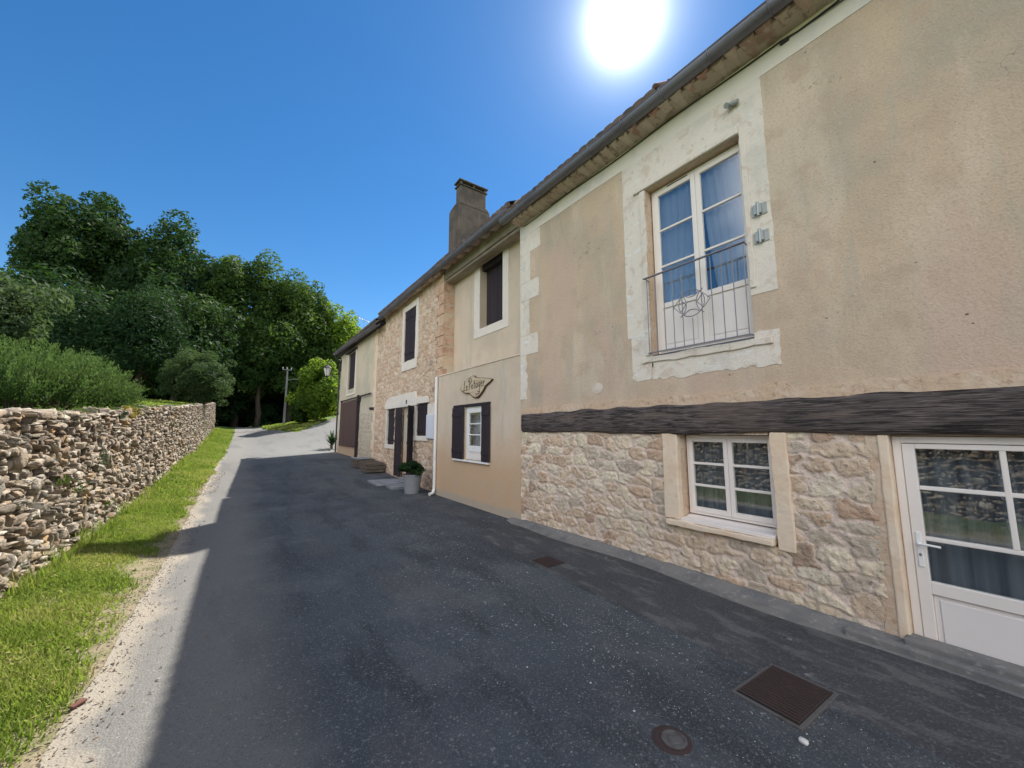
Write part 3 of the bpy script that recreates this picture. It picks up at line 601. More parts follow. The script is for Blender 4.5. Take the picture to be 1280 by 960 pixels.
# lower window
lw = casement(A, 'window', 4.665, 1.775, 2.79, .735, 1.692, 3, .045, stile=.048)
curtain(lw, 4.80, 1.8, 2.78, .78, 1.68, 8, .02, m=m_curtain_grey)
mb = MB(); mb.prism([(4.47, .655), (4.72, .655), (4.72, .722), (4.66, .718), (4.60, .700), (4.47, .690)], 1.785, 2.80, 'y'); obj('sill', mb, m_pvc, lw, bevel=.004)
mb = MB(); mb.prism(ragged(1.79, 2.98, .595, .653, .008, .07, 21), 4.43, 4.70, 'x'); obj('stone_sill', mb, m_cream_stone, A, bevel=.010, seg=2)
for (a, b, c, d, s) in ((2.812, 3.03, .655, 1.755, 23), (1.615, 1.768, .56, 1.73, 24)):
    mb = MB(); mb.prism(ragged(a, b, c, d, .010, .08, s), 4.486, 4.80, 'x'); obj('jamb_block', mb, m_cream_stone, A, bevel=.012, seg=2)
# glazed door
mb = MB(); dz0, dz1 = .0, 1.70; dy0, dy1 = -.30, .868
mb.box(4.585, 4.665, dy0, dy0 + .055, dz0 - .03, dz1); mb.box(4.585, 4.665, dy1 - .055, dy1, dz0 - .03, dz1); mb.box(4.585, 4.665, dy0 + .055, dy1 - .055, dz1 - .055, dz1)
DO = obj('door', mb, m_pvc, A, bevel=.004)
lf = MB(); ya, yb = dy0 + .058, dy1 - .058; x0, x1 = 4.578, 4.632; st = .075
lf.box(x0, x1, ya, ya + st, -.04, 1.64); lf.box(x0, x1, yb - st, yb, -.04, 1.64); lf.box(x0, x1, ya + st, yb - st, 1.60, 1.64); lf.box(x0, x1, ya + st, yb - st, .46, .555); lf.box(x0, x1, ya + st, yb - st, -.04, .035)
for zc in (.885, 1.285): lf.box(x0 + .004, x1 - .004, ya + st, yb - st, zc - .016, zc + .016)
yc = (ya + yb) / 2; lf.box(x0 + .003, x1 - .005, yc - .016, yc + .016, .901, 1.60)
obj('leaf_frame', lf, m_pvc, DO, bevel=.004)
p = MB(); p.box(x0 + .024, x1 - .01, ya + st, yb - st, .036, .459); p.box(x0 + .014, x0 + .0235, ya + st + .035, yb - st - .035, .075, .425); obj('lower_panel', p, m_pvc_panel, DO, bevel=.005)
p = MB(); p.box(x0 + .020, x0 + .023, ya + st - .003, yb - st + .003, .552, 1.603); obj('pane', p, m_glass, DO)
p = MB(); hy = yb - .038; p.box(x0 - .010, x0 - .0005, hy - .016, hy + .016, .66, .93); p.tube([(x0 - .01, hy, .845), (x0 - .050, hy, .845)], .010, 8); p.tube([(x0 - .048, hy + .004, .845), (x0 - .052, hy - .05, .846), (x0 - .050, hy - .125, .843)], .0095, 8)
obj('handle', p, m_whitewood, DO, bevel=.003)
p = MB(); p.prism([(hy + .009 * math.cos(t), .755 + .013 * math.sin(t)) for t in np.linspace(0, 6.28, 10)[:-1]], x0 - .0125, x0 - .0102, 'x'); obj('keyhole', p, m_iron, DO)
curtain(DO, 4.76, -.24, .83, .02, 1.66, 7, .025, m=m_curtain_grey)
mb = MB(); mb.prism(ragged(.872, .945, -.05, 1.73, .004, .09, 31), 4.498, 4.60, 'x'); obj('door_jamb_plaster', mb, m_cream_stone, A, bevel=.012, seg=2)
mb = MB(); mb.prism(ragged(.90, 1.03, -.03, 1.71, .012, .05, 32), 4.510, 4.555, 'x'); obj('ochre_joint', mb, m_ochre, A, bevel=.01)
mb = MB(); mb.box(4.40, 4.575, -.6, .90, .0, .125); mb.box(4.32, 4.40, -.9, 1.25, .0, .085); obj('doorstep', mb, m_concrete, A, bevel=.015, seg=2)
# hinge brackets and sensor
for zc in (4.15, 3.84):
    b = MB(); b.box(4.483, 4.494, 1.615, 1.765, zc - .065, zc + .065); b.box(4.455, 4.483, 1.66, 1.735, zc - .05, zc + .06); b.tube([(4.462, 1.695, zc - .075), (4.462, 1.695, zc + .085)], .016, 8)
    for dy in (.125, -.0) : b.tube([(4.4835, 1.63 + dy, zc + .045), (4.478, 1.63 + dy, zc + .045)], .007, 6)
    obj('shutter_hinge_bracket', b, m_galv, A, bevel=.002)
b = MB(); b.tube([(4.494, 1.86, 5.56), (4.47, 1.86, 5.555)], .03, 10); b.tube([(4.47, 1.86, 5.555), (4.43, 1.865, 5.545)], .022, 10); b.tube([(4.45, 1.80, 5.535), (4.45, 1.93, 5.56)], .026, 10); b.tube([(4.44, 1.905, 5.55), (4.40, 1.91, 5.53)], [.024, .032], 10)
obj('wall_sensor', b, m_galv, A)
# cable clipped under the eave
b = MB(); pts = [(4.482, y, 5.925 + .012 * math.sin(y * 3) - (.03 if .9 < y < 1.3 else 0)) for y in np.arange(-6.9, 6.1, .15)]; b.tube(pts, .009, 5)
b.tube([(4.478, y, 5.90 - .05 * math.sin(max(0, 1.45 - y) * .8)) for y in np.arange(-1.5, 1.45, .15)], .006, 5); b.box(4.46, 4.494, 1.28, 1.36, 5.87, 5.90); obj('cable', b, m_black, A)
# eave and roof
eave_tiles(ay0, 6.13, 4.22, 4.50, 5.99, 6.02, A, pitch=.17, seed=5, r=.075)
gutter(ay0, 6.30, 4.155, 6.050, 6.070, .085, A, brk=.62)
roof(ay0, 2.62, 4.17, 6.06, 7.8, 8.9, 11.2, A, seed=3, thick=.035)
rf = roof_slope('roof', 2.62, 6.25, 4.15, 6.10, 7.8, 9.0, A, seed=9, thick=.075)
mb = MB(); mb.prism([(4.13, 6.16), (7.8, 9.06), (11.2, 6.14), (11.2, 6.04), (7.8, 8.97), (4.13, 6.10)], 2.635, 6.24, 'y'); obj('roof_deck', mb, m_soffit_beam, rf)
mb = MB(); 
for k in range(9):
    s0, s1 = k * .42, (k + 1) * .42; dx, dz = .786, .618; zz = .20 + .012
    mb.tube([(4.20 + dx * s0 - dz * .11, 2.64, 6.12 + dz * s0 + dx * .11), (4.20 + dx * s1 - dz * .10, 2.64, 6.12 + dz * s1 + dx * .10)], [.045, .036], 9)
obj('verge_tiles', mb, m_vergetile, rf)

# ================================================================== HOUSE B (with the sign)
B = thing('guesthouse', 'narrow pale stucco house between the rubble house and the long tan house, with dark shutters', 'house', (4.5, 8.1, 0))
BW = (7.58, 8.45, 1.05, 2.33); BU = (7.53, 8.63, 4.41, 6.36)
obj('lower_wall', wall_slab(4.507, 5.35, 6.136, 10.16, -.1, 3.262, [BW]), m_plaster_b, B)
mb = MB(); mb.prism([(4.49, 3.262), (4.515, 3.30), (5.0, 3.42), (5.0, 3.264)], 6.137, 10.159, 'y'); obj('ledge', mb, m_plaster_b, B)
obj('wall', wall_slab(5.0, 5.352, 6.136, 10.16, 3.43, 6.5, [BU]), m_plaster_b, B)
shell(B, m_plaster_b, 6.138, 10.157, 5.355, 11.0, 6.45, roof=(8.0, 8.1))
fl = MB(); fl.box(5.36, 10.69, 6.45, 9.85, 3.0, 3.2); fl.box(7, 7.1, 6.45, 9.85, 0, 2.99); obj('inner_floor', fl, m_dark, B)
mb = MB(); yy = np.arange(6.14, 10.12, .2)
mb.box(4.66, 5.05, 6.14, 10.14, 6.20, 6.56, .006); mb.box(4.70, 4.99, 6.141, 10.139, 6.12, 6.20, .004); obj('eave_beam', mb, m_soffit_beam, B, bevel=.02)
o4 = MB(); a, b, c, d = BU
for (ya, yb, za, zb) in ((a - .26, a - .002, c - .22, 6.125), (b + .002, b + .30, c - .22, 6.125), (a - .002, b + .002, c - .22, c - .002)): o4.box(4.986, 4.9985, ya, yb, za, zb)
obj('window_surround', o4, m_lime_clean, B)
def board_shutter(parent, x, y0, y1, z0, z1, n, name='shutter', m=m_brown, th=.03, M=None, bars=True):
    mb = MB(); w = (y1 - y0) / n
    for k in range(n): mb.box(x, x + th, y0 + k * w + .004, y0 + (k + 1) * w - .004, z0, z1, M=M)
    mb.box(x + .006, x + th - .004, y0 + .006, y1 - .006, z0 + .004, z1 - .004, M=M)
    if bars:
        for f in (.15, .85): zz = z0 + (z1 - z0) * f; mb.box(x - .016, x - .001, y0 + .02, y1 - .02, zz - .045, zz + .045, M=M)
    return obj(name, mb, m, parent, bevel=.003)
board_shutter(B, 5.20, a + .005, (a + b) / 2 - .003, c + .005, d - .01, 3, bars=False); board_shutter(B, 5.20, (a + b) / 2 + .003, b - .005, c + .005, d - .01, 3, bars=False)
mb = MB(); mb.box(5.06, 5.19, a + .004, b - .004, 6.02, 6.35); obj('lintel_board', mb, m_brown, B)
# lower window with open shutters
bw = casement(B, 'window', 4.54, 7.585, 8.445, 1.06, 2.32, 3, .045, leaves=1, m=m_whitewood, stile=.12, panel=1.25)
curtain(bw, 4.72, 7.62, 8.42, 1.15, 2.28, 7, .02)
mb = MB(); mb.box(4.44, 4.535, 7.28, 9.02, 1.005, 1.045); obj('sill', mb, m_whitewood, bw, bevel=.006)
mb = MB(); mb.box(4.470, 4.60, 7.26, 9.05, 2.325, 2.385); obj('lintel_board', mb, m_brown, B, bevel=.004)
board_shutter(B, 4.445, 8.455, 9.05, 1.06, 2.318, 3); board_shutter(B, 4.445, 7.24, 7.575, 1.06, 2.318, 2)
eave_tiles(6.16, 10.16, 4.42, 4.98, 6.60, 6.56, B, pitch=.44, seed=15, r=.20)
gutter(6.33, 10.16, 4.37, 6.44, 6.44, .09, B, brk=.8)
roof(6.27, 10.158, 4.35, 6.50, 8.0, 8.5, 11.2, B, seed=13, thick=.06)

# ================================================================== HOUSE C (rubble house)
Cc = thing('rubble_house', 'tan rubble stone house with brick corner quoins, white lintel and tall rear chimney', 'house', (4.65, 13, 0))
cx = 4.65; CU = (12.32, 13.42, 4.18, 6.02); CL = (14.25, 15.12, 1.22, 2.56); CDR = (12.27, 13.36, .02, 2.56); CR = (11.12, 12.10, 1.58, 2.60)
HC = [CU, CL, CDR, CR]
obj('wall', wall_slab(4.71, 5.15, 10.165, 16.78, -.1, 6.42, HC), m_plaster_d, Cc)
shell(Cc, m_plaster_d, 10.168, 16.777, 5.153, 11.0, 6.40, roof=(8.0, 8.1))
fl = MB(); fl.box(5.36, 10.69, 10.5, 16.4, 3.0, 3.2); fl.box(7, 7.1, 10.5, 16.4, 0, 2.99); obj('inner_floor', fl, m_dark, Cc)
rubble_sheet('rubble_facing', 4.668, 10.55, 16.78, -.05, 6.42, .032, .26, .17, HC, Cc, m_rubble_c, depth=.045, seed=61)
rr = random.Random(4); z = -.05; k = 0
while z < 6.38:
    h = min(rr.uniform(.24, .36), 6.40 - z); w = .48 if k % 2 else .30
    mb = MB(); mb.box(4.635 + rr.uniform(-.006, .006), 5.0 if z > 3.3 else 4.80, 10.163 - .0005 * (k % 2), 10.18 + w, z + .012, z + h - .012, .004); obj('quoin', mb, m_quoin_pink if k % 4 else m_rubble_plain, Cc, bevel=.012)
    z += h; k += 1
mb = MB(); mb.box(4.66, 4.999, 10.172, 10.3, -.05, 6.39); mb.box(4.655, 4.71, 10.3, 10.56, -.05, 6.39); obj('quoin_mortar', mb, m_ochre, Cc)
a, b, c, d = CU; o4 = MB()
for (ya, yb, za, zb) in ((a - .24, a - .001, c - .02, d + .20), (b + .001, b + .22, c - .02, d + .20), (a - .0005, b + .0005, d + .001, d + .20), (a - .18, b + .20, c - .34, c - .021)): o4.prism(ragged(ya, yb, za, zb, .012, .1, int(ya * 10), (1, 1, 1, 1)), 4.622, 4.72, 'x')
obj('window_surround', o4, m_lime_clean, Cc)
board_shutter(Cc, 4.655, a + .005, (a + b) / 2 - .003, c + .005, d - .005, 3); board_shutter(Cc, 4.655, (a + b) / 2 + .003, b - .005, c + .005, d - .005, 3)
lt = MB(); lt.prism([(11.05, 2.603), (12.0, 2.603), (12.0, 2.565), (15.35, 2.565), (15.42, 2.72), (15.2, 2.92), (14.9, 3.0), (13.5, 3.02), (12.15, 3.03), (12.08, 2.82), (11.2, 2.80), (11.05, 2.74)], 4.615, 4.73, 'x'); obj('lintel', lt, m_lime_clean, Cc, bevel=.01)
hn = bpy.data.curves.new('house_number', 'FONT'); hn.body = '8'; hn.size = .20; hn.extrude = .005; hn.align_x = 'CENTER'; tmp = bpy.data.objects.new('tmp_text', hn); COL.objects.link(tmp)
def text_mesh(tmp_o, name, M, mat_, parent):
    bpy.context.view_layer.update(); me = bpy.data.meshes.new_from_object(tmp_o.evaluated_get(bpy.context.evaluated_depsgraph_get())); me.transform(M)
    bpy.data.objects.remove(tmp_o); me.name = name; me.materials.clear(); return link_mesh(name, me, mat_, parent)
# text plane: local x -> -Y (reads correctly from the street), local y -> +Z, local z -> -X
def face_street(x, y, z): return Matrix(((0, 0, -1, x), (-1, 0, 0, y), (0, 1, 0, z), (0, 0, 0, 1)))
text_mesh(tmp, 'house_number', face_street(4.606, 12.93, 2.66), m_ink, Cc)
# closed window shutters on the left and right, sills
for (a, b, c, d) in (CL, CR):
    board_shutter(Cc, 4.69, a + .02, (a + b) / 2 - .003, c + .01, d - .01, 2); board_shutter(Cc, 4.69, (a + b) / 2 + .003, b - .02, c + .01, d - .01, 2)
    mb = MB(); mb.prism(ragged(a - .10, b + .10, c - .16, c - .002, .008, .1, 5), 4.60, 4.75, 'x'); obj('sill', mb, m_lime_clean, Cc, bevel=.01)
    mb = MB(); mb.prism(ragged(b + .001, b + .12, c, min(d, 2.55), .008, .1, 6), 4.625, 4.74, 'x'); obj('jamb', mb, m_lime_clean, Cc)
a, b, c, d = CDR
mb = MB(); mb.box(4.80, 4.86, a + .002, b - .002, .14, d - .002); dc = obj('door', mb, m_whitewood, Cc, bevel=.004)
mb = MB(); mb.box(4.775, 4.799, a + .12, b - .12, 1.3, d - .15); obj('door_panel', mb, m_pvc_panel, dc, bevel=.01); mb = MB(); mb.tube([(4.80, a + .12, 1.1), (4.74, a + .12, 1.1), (4.74, a + .22, 1.1)], .012, 6); obj('handle', mb, m_iron, dc)
mb = MB(); mb.box(4.58, 4.95, a - .05, b + .05, .0, .138); obj('doorstep', mb, m_slab, Cc, bevel=.012)
# door shutters swung open: one folded back on the wall, one standing out
for (p0, p1) in (((4.625, 13.37), (4.56, 13.86)), ((4.62, 12.255), (4.33, 11.97))):
    dx, dy = p1[0] - p0[0], p1[1] - p0[1]; w = math.hypot(dx, dy); M = Matrix.Translation((p0[0], p0[1], 0)) @ Matrix.Rotation(math.atan2(dy, dx), 4, 'Z'); sd = 1 if dy > 0 else -1
    s = MB()
    for q in range(3): s.box(q * w / 3 + .003, (q + 1) * w / 3 - .003, -.018, .018, .17, 2.55, M=M)
    for zz in (.5, 1.35, 2.2): s.box(.02, w - .02, .0185 * sd, .036 * sd, zz - .05, zz + .05, M=M)
    obj('shutter', s, m_brown, Cc, bevel=.003)
mb = MB(); mb.box(4.575, 4.66, 10.55, 11.08, 1.50, 2.22); mb2 = obj('meter_box', mb, m_meter, Cc, bevel=.012)
mb = MB(); mb.box(4.567, 4.5745, 10.58, 11.05, 1.53, 2.12); obj('meter_box_lid', mb, m_meter, mb2, bevel=.004)
mb = MB(); mb.prism(ragged(10.52, 11.12, 2.225, 2.55, .01, .1, 8), 4.63, 4.70, 'x'); obj('render_patch', mb, m_lime_clean, Cc)
eave_tiles(10.18, 15.9, 4.42, 4.70, 6.50, 6.44, Cc, pitch=.46, seed=25, r=.20)
gutter(10.17, 15.75, 4.37, 6.44, 6.34, .09, Cc, brk=.8)
roof(10.162, 15.80, 4.35, 6.48, 8.0, 8.5, 11.2, Cc, seed=23, thick=.06)
# chimney (front corner at X 7, Y 14)
ch = MB(); ch.box(7.0, 8.55, 13.96, 14.95, 6.9, 11.45); ch.box(7.0, 8.55, 13.9602, 14.9498, 11.452, 11.453); ch.v[-8:] = [(x, y, 11.451) if z < 11.4525 else (x + (.06 if x < 7.5 else -.12), y + (.03 if y < 14.5 else -.40), 11.66) for x, y, z in ch.v[-8:]]
CH = obj('chimney', ch, m_chimney, Cc, bevel=.04, seg=2)
s = MB(); s.box(7.08, 8.36, 14.01, 14.42, 11.60, 12.35); obj('flue', s, m_chimney, CH, bevel=.015)
s = MB(); s.box(7.72, 7.76, 13.995, 14.009, 11.72, 12.35); s.box(7.02, 8.42, 13.95, 14.48, 12.352, 12.39); s.box(7.0, 8.44, 13.93, 14.50, 12.54, 12.59)
for (x, y) in ((7.08, 14.0), (8.28, 14.0), (7.08, 14.34), (8.28, 14.34), (7.7, 14.0)): s.box(x, x + .09, y, y + .09, 12.39, 12.54)
obj('chimney_cap', s, m_chimney, CH, bevel=.008)

# ================================================================== HOUSE D (end house)
Dd = thing('barn_house', 'cream stucco end house with faded brown sliding barn door beside the rubble house', 'house', (4.65, 20.5, .4))
DU = (20.75, 22.35, 3.93, 5.92); DBR = (19.55, 23.35, .92, 3.30)
obj('wall', wall_slab(4.64, 5.10, 16.785, 24.40, .0, 6.28, [DU, (19.7, 23.2, 1.0, 3.2)]), m_plaster_d, Dd)
shell(Dd, m_plaster_d, 16.788, 24.397, 5.103, 11.0, 6.25, roof=(8.0, 7.9))
rubble_sheet('rubble_patch', 4.648, 16.82, 19.42, .1, 2.55, .035, .30, .20, [], Dd, m_rubble_d, depth=.035, seed=71)
mb = MB()
for k in range(16): mb.box(4.625, 4.6385, 16.79, 16.79 + (.30 if k % 2 else .46), .2 + k * .38, .2 + (k + 1) * .38 - .004, .003)
obj('quoin_strip', mb, m_cream_stone, Dd)
mb = MB(); 
for (ya, yb) in ((20.56, 20.748), (22.352, 22.52)): mb.box(4.615, 4.66, ya, yb, 3.70, 5.95)
mb.box(4.61, 4.70, 20.56, 22.52, 3.60, 3.70); obj('window_surround', mb, m_lime_clean, Dd)
mb = MB(); mb.box(4.50, 4.66, 20.45, 22.62, 5.93, 6.0); obj('lintel_board', mb, m_brown, Dd)
board_shutter(Dd, 4.70, 20.755, 21.54, 3.94, 5.91, 3, bars=False); board_shutter(Dd, 4.70, 21.56, 22.345, 3.94, 5.91, 3, bars=False)
bd = MB(); w = 3.8 / 16
for k in range(16): bd.box(4.55, 4.59, 19.56 + k * w, 19.56 + (k + 1) * w - .008, .94, 3.28)
bd.box(4.592, 4.61, 19.58, 23.34, .95, 3.27); DB = obj('barn_door', bd, m_door_d, Dd)
mb = MB(); mb.box(4.50, 4.60, 19.44, 19.555, .40, 3.45); mb.box(4.545, 4.60, 23.36, 23.44, .9, 3.42); obj('door_post', mb, m_brown, DB)
mb = MB(); mb.box(4.52, 4.56, 17.25, 23.45, 3.33, 3.39); mb.box(4.50, 4.64, 19.30, 19.42, 3.15, 3.40); obj('door_rail', mb, m_black, DB)
mb = MB(); mb.box(4.56, 4.63, 16.95, 17.1, 2.62, 2.74); mb.tube([(4.56, 17.02, 2.68), (4.44, 17.05, 2.70)], .03, 8); mb.box(4.58, 4.639, 17.4, 17.5, 2.64, 2.76); obj('wall_spotlight', mb, m_black, Dd)
gutter(15.76, 24.75, 4.30, 6.10, 6.30, .095, Dd, brk=.9)
mb = MB(); mb.box(4.36, 4.66, 15.80, 24.60, 6.16, 6.24); obj('soffit_board', mb, m_brown, Dd)
roof(15.81, 24.70, 4.26, 6.26, 8.0, 8.35, 11.2, Dd, seed=33, thick=.06)
mb = MB(); mb.tube([(4.30, 24.60, 6.18), (4.42, 24.55, 6.02), (4.58, 24.45, 5.9), (4.58, 24.45, .5)], .045, 8); obj('downpipe', mb, m_black, Dd)
# antenna behind the ridge
an = thing('antenna', 'thin rooftop aerial standing above the end house roof', 'antenna', (5.7, 23.9, 7.0)); mb = MB(); mb.tube([(5.7, 23.9, 6.9), (5.7, 23.9, 8.5)], .014, 6); obj('mast', mb, m_galv, an)
mb = MB(); mb.tube([(5.3, 23.6, 8.45), (6.1, 24.2, 8.45)], .009, 5)
for k in range(8): t = k / 7; mb.tube([(5.3 + .8 * t - .13, 23.6 + .6 * t + .17, 8.45), (5.3 + .8 * t + .13, 23.6 + .6 * t - .17, 8.45)], .006, 4)
obj('aerial', mb, m_galv, an)

# white downpipe at the joint of B and C
mb = MB(); mb.tube([(4.455, 10.10, 3.25), (4.455, 10.10, .16), (4.40, 10.05, .06), (4.28, 10.0, .035)], .042, 10); dp = obj('downpipe', mb, m_whitewood, B)

# ================================================================== SIGN
so = [(8.621, 2.835), (8.55, 2.88), (8.464, 2.908), (8.38, 2.955), (8.285, 3.008), (8.18, 3.03), (8.086, 3.041), (8.02, 3.055), (7.939, 3.042), (7.891, 3.0), (7.702, 2.967), (7.52, 2.95), (7.345, 2.921), (7.154, 2.883), (7.14, 2.865), (7.196, 2.838), (7.31, 2.79), (7.429, 2.748), (7.47, 2.70), (7.516, 2.653), (7.59, 2.60), (7.671, 2.55), (7.76, 2.51), (7.856, 2.499), (7.95, 2.51), (8.024, 2.54), (8.10, 2.59), (8.174, 2.63), (8.27, 2.640), (8.352, 2.644), (8.45, 2.665), (8.537, 2.702), (8.61, 2.74), (8.646, 2.774), (8.645, 2.81)]
SG = thing('wooden_sign', 'slab of pale wood with dark bark edge and hand lettering above the small white window', 'sign', (4.49, 7.9, 2.77))
mb = MB(); mb.prism(so, 4.462, 4.504, 'x'); obj('board_edge', mb, m_signedge, SG, bevel=.004)
cy_, cz_ = 7.9, 2.78; si = [(cy_ + (a - cy_) * .955, cz_ + (b - cz_) * .92 + .006) for a, b in so]; mb = MB(); mb.prism(si, 4.456, 4.4615, 'x'); obj('board', mb, m_sign, SG)
# hand-painted strokes: u runs to the reader's right (-Y), v up
def stroke(mb, pts, y0, z0, sc, r=.008):
    n = 5; P = [pts[0]]
    for i in range(len(pts) - 1):
        p0 = pts[max(i - 1, 0)]; p1 = pts[i]; p2 = pts[i + 1]; p3 = pts[min(i + 2, len(pts) - 1)]
        for k in range(1, n + 1):
            t = k / n; P.append(tuple(.5 * (2 * p1[q] + (p2[q] - p0[q]) * t + (2 * p0[q] - 5 * p1[q] + 4 * p2[q] - p3[q]) * t * t + (3 * p1[q] - p0[q] - 3 * p2[q] + p3[q]) * t ** 3) for q in (0, 1)))
    mb.tube([(4.4545, y0 - u * sc, z0 + v * sc + (u * sc) * -.0) for u, v in P], r, 5)
tx = MB(); sc = .115
G = {'L': [[(.55, 2.1), (.45, 1.0), (.25, .1), (.05, .0), (.3, .1), (1.0, .1)]], 'e': [[(.1, .45), (.6, .6), (.5, .95), (.2, .9), (.1, .4), (.35, 0), (.8, .2)]],
     'P': [[(.35, 2.0), (.30, 1.0), (.25, -.1)], [(-.05, 1.6), (.3, 2.25), (1.0, 2.3), (1.15, 1.7), (.8, 1.2), (.35, 1.1)]], 'o': [[(.4, .9), (.1, .6), (.2, .1), (.6, .05), (.8, .5), (.4, .9)]],
     't': [[(.4, 1.5), (.35, .4), (.5, 0), (.75, .1)], [(.1, 1.05), (.75, 1.1)]], 'a': [[(.75, .85), (.3, .9), (.1, .4), (.3, .0), (.7, .4), (.75, .85), (.75, .1), (.95, .05)]],
     'g': [[(.75, .85), (.3, .9), (.1, .4), (.4, .1), (.7, .4), (.78, .8), (.7, -.5), (.3, -.95), (-.2, -.75)]], 'r': [[(.15, .9), (.2, .0)], [(.2, .5), (.45, .9), (.7, .85)]]}
u = 0
for chh, adv in (('L', 1.15), ('e', 1.1), (' ', .1), ('P', 1.1), ('o', .95), ('t', .85), ('a', 1.05), ('g', 1.05), ('e', .9), ('r', .8)):
    for st_ in G.get(chh, []): stroke(tx, [(a + u, b) for a, b in st_], 8.47, 2.715 + u * .006, sc)
    u += adv
tx.tube([(4.4545, 7.86, 2.615), (4.4545, 7.80, 2.585), (4.4545, 7.72, 2.60), (4.4545, 7.66, 2.64)], .010, 5)
obj('lettering', tx, m_ink, SG)

# ================================================================== STREET OBJECTS
# large drain cover
gc = thing('drain_cover', 'large rusty square iron cover at the pavement edge near the glazed door', 'drain cover', (3.10, 1.25, .03), 'iron drain covers')
M = Matrix.Translation((3.10, 1.25, 0)) @ Matrix.Rotation(R(-2), 4, 'Z'); mb = MB(); mb.box(-.285, .285, -.205, .205, -.02, .0125, M=M); FRM = mb
obj('frame', mb, m_grateframe, gc, bevel=.002); mb = MB(); mb.box(-.262, .262, -.182, .182, .0127, .015, M=M)
pl_ = obj('plate', mb, m_ink, gc, bevel=.001); mb = MB()
for k in range(17):
    x = -.25 + k * .0300
    mb.box(x, x + .019, -.172, .172, .0152, .020, M=M)
for yy_ in (-.178, .172): mb.box(-.258, .258, yy_, yy_ + .006, .0152, .020, M=M)
obj('ribs', mb, m_grate, pl_)
g2 = thing('street_grate', 'small dark square iron grate in the road near the rubble wall foot', 'drain cover', (3.44, 4.08, .01), 'iron drain covers')
mb = MB(); mb.box(3.27, 3.61, 3.89, 4.27, -.02, .030); obj('frame', mb, m_grateframe, g2, bevel=.003); mb = MB(); mb.box(3.29, 3.59, 3.905, 4.255, .0302, .0305); obj('grate_bed', mb, m_ink, g2)
for k in range(9): mb = MB(); mb.box(3.295 + k * .034, 3.313 + k * .034, 3.91, 4.25, .0310, .040); obj('bar', mb, m_grate, g2)
vc = thing('valve_cover', 'small oval iron valve cover sunk in the asphalt in front of the rusty drain cover', 'valve cover', (2.13, 1.46, .0))
Mv = Matrix.Translation((2.13, 1.46, 0)); mb = MB(); mb.lathe([(.112, -.02), (.108, .003), (.085, .006), (.072, .004)], (2.13, 1.46, 0), 24); obj('collar', mb, m_grate, vc)
mb = MB(); mb.lathe([(.070, .0), (.070, .009), (.058, .011), (.056, .006), (.036, .006), (.034, .012), (.0, .013)], (2.14, 1.45, 0), 24, cap=False); obj('lid', mb, m_grateframe, vc)
# flower pot
pt = thing('flower_pot', 'tapered grey pot holding a bushy green plant beside the white downpipe', 'flower pot', (4.06, 10.72, 0))
mb = MB(); mb.lathe([(.0, .0), (.195, .0), (.20, .02), (.262, .48), (.275, .485), (.275, .525), (.25, .525), (.245, .47), (.0, .46)], (4.06, 10.72, 0), 28, cap=False); obj('pot', mb, m_pot, pt, smooth=False)

def leaves(C, Nrm, size, asp=.6, seed=0, tilt=.9, fold=0.0):
    """kite-shaped leaf quads at points C with outward normals Nrm"""
    r = np.random.default_rng(seed); n = len(C); nn = Nrm + r.normal(0, tilt, (n, 3)); nn /= np.linalg.norm(nn, axis=1, keepdims=True) + 1e-9
    a = np.cross(nn, r.normal(0, 1, (n, 3))); a /= np.linalg.norm(a, axis=1, keepdims=True) + 1e-9; b = np.cross(nn, a)
    s = (np.asarray(size) * r.uniform(.45, 1.5, n))[:, None]
    V = np.stack([C - a * s, C + b * s * asp * .8 - a * s * .1 + nn * s * fold, C + a * s, C - b * s * asp * .8 - a * s * .1 + nn * s * fold], 1).reshape(-1, 3)
    F = np.arange(n * 4).reshape(-1, 4); return V, F
def crown_points(center, rad, nclump, nleaf, seed, clump=(.22, .42), flat=.8, low=-.6, shape=None):
    """points grouped on leaf clumps spread through an ellipsoidal crown"""
    r = np.random.default_rng(seed); rad = np.array(rad, float)
    d = r.normal(0, 1, (nclump * 3, 3)); d /= np.linalg.norm(d, axis=1, keepdims=True); d = d[d[:, 2] > low][:nclump]
    rr_ = r.uniform(.50, .90, len(d)) * (1 + .14 * r.normal(0, 1, len(d)))
    if shape == 'cone': rr_ *= 1; 
    cc = d * rr_[:, None]
    if shape == 'cone': t = (cc[:, 2] + 1) / 2; k = np.clip(1.25 - t * 1.05, .12, 1); cc[:, 0] *= k; cc[:, 1] *= k
    cs = r.uniform(clump[0], clump[1], len(d))
    pick = r.choice(len(d), nleaf, p=cs ** 2 / np.sum(cs ** 2)); q = r.normal(0, 1, (nleaf, 3)); q /= np.linalg.norm(q, axis=1, keepdims=True)
    lr = r.uniform(.35, 1.0, nleaf) ** .5; off = q * (lr * cs[pick])[:, None]; off[:, 2] *= flat
    P = cc[pick] + off; nrm = q * .8 + cc[pick] * .6 + np.array([0, 0, .35]); tint = np.clip(r.random(len(d))[pick] * .7 + r.random(nleaf) ** 2 * .55 - .08, 0, 1)
    return P * rad + np.array(center), nrm, tint, cc * rad + np.array(center), cs
def trunk_mesh(mb, base, top, r0, r1, rng, bend=.06):
    b = Vector(base); t = Vector(top); n = 7; L = (t - b).length; pts = []
    for i in range(n): s = i / (n - 1); pts.append(b.lerp(t, s) + Vector((rng.uniform(-1, 1), rng.uniform(-1, 1), 0)) * L * bend * (.3 if i in (0, n - 1) else 1) * .5)
    mb.tube(pts, [r0 + (r1 - r0) * (i / (n - 1)) ** .8 for i in range(n)], 8)
    return pts
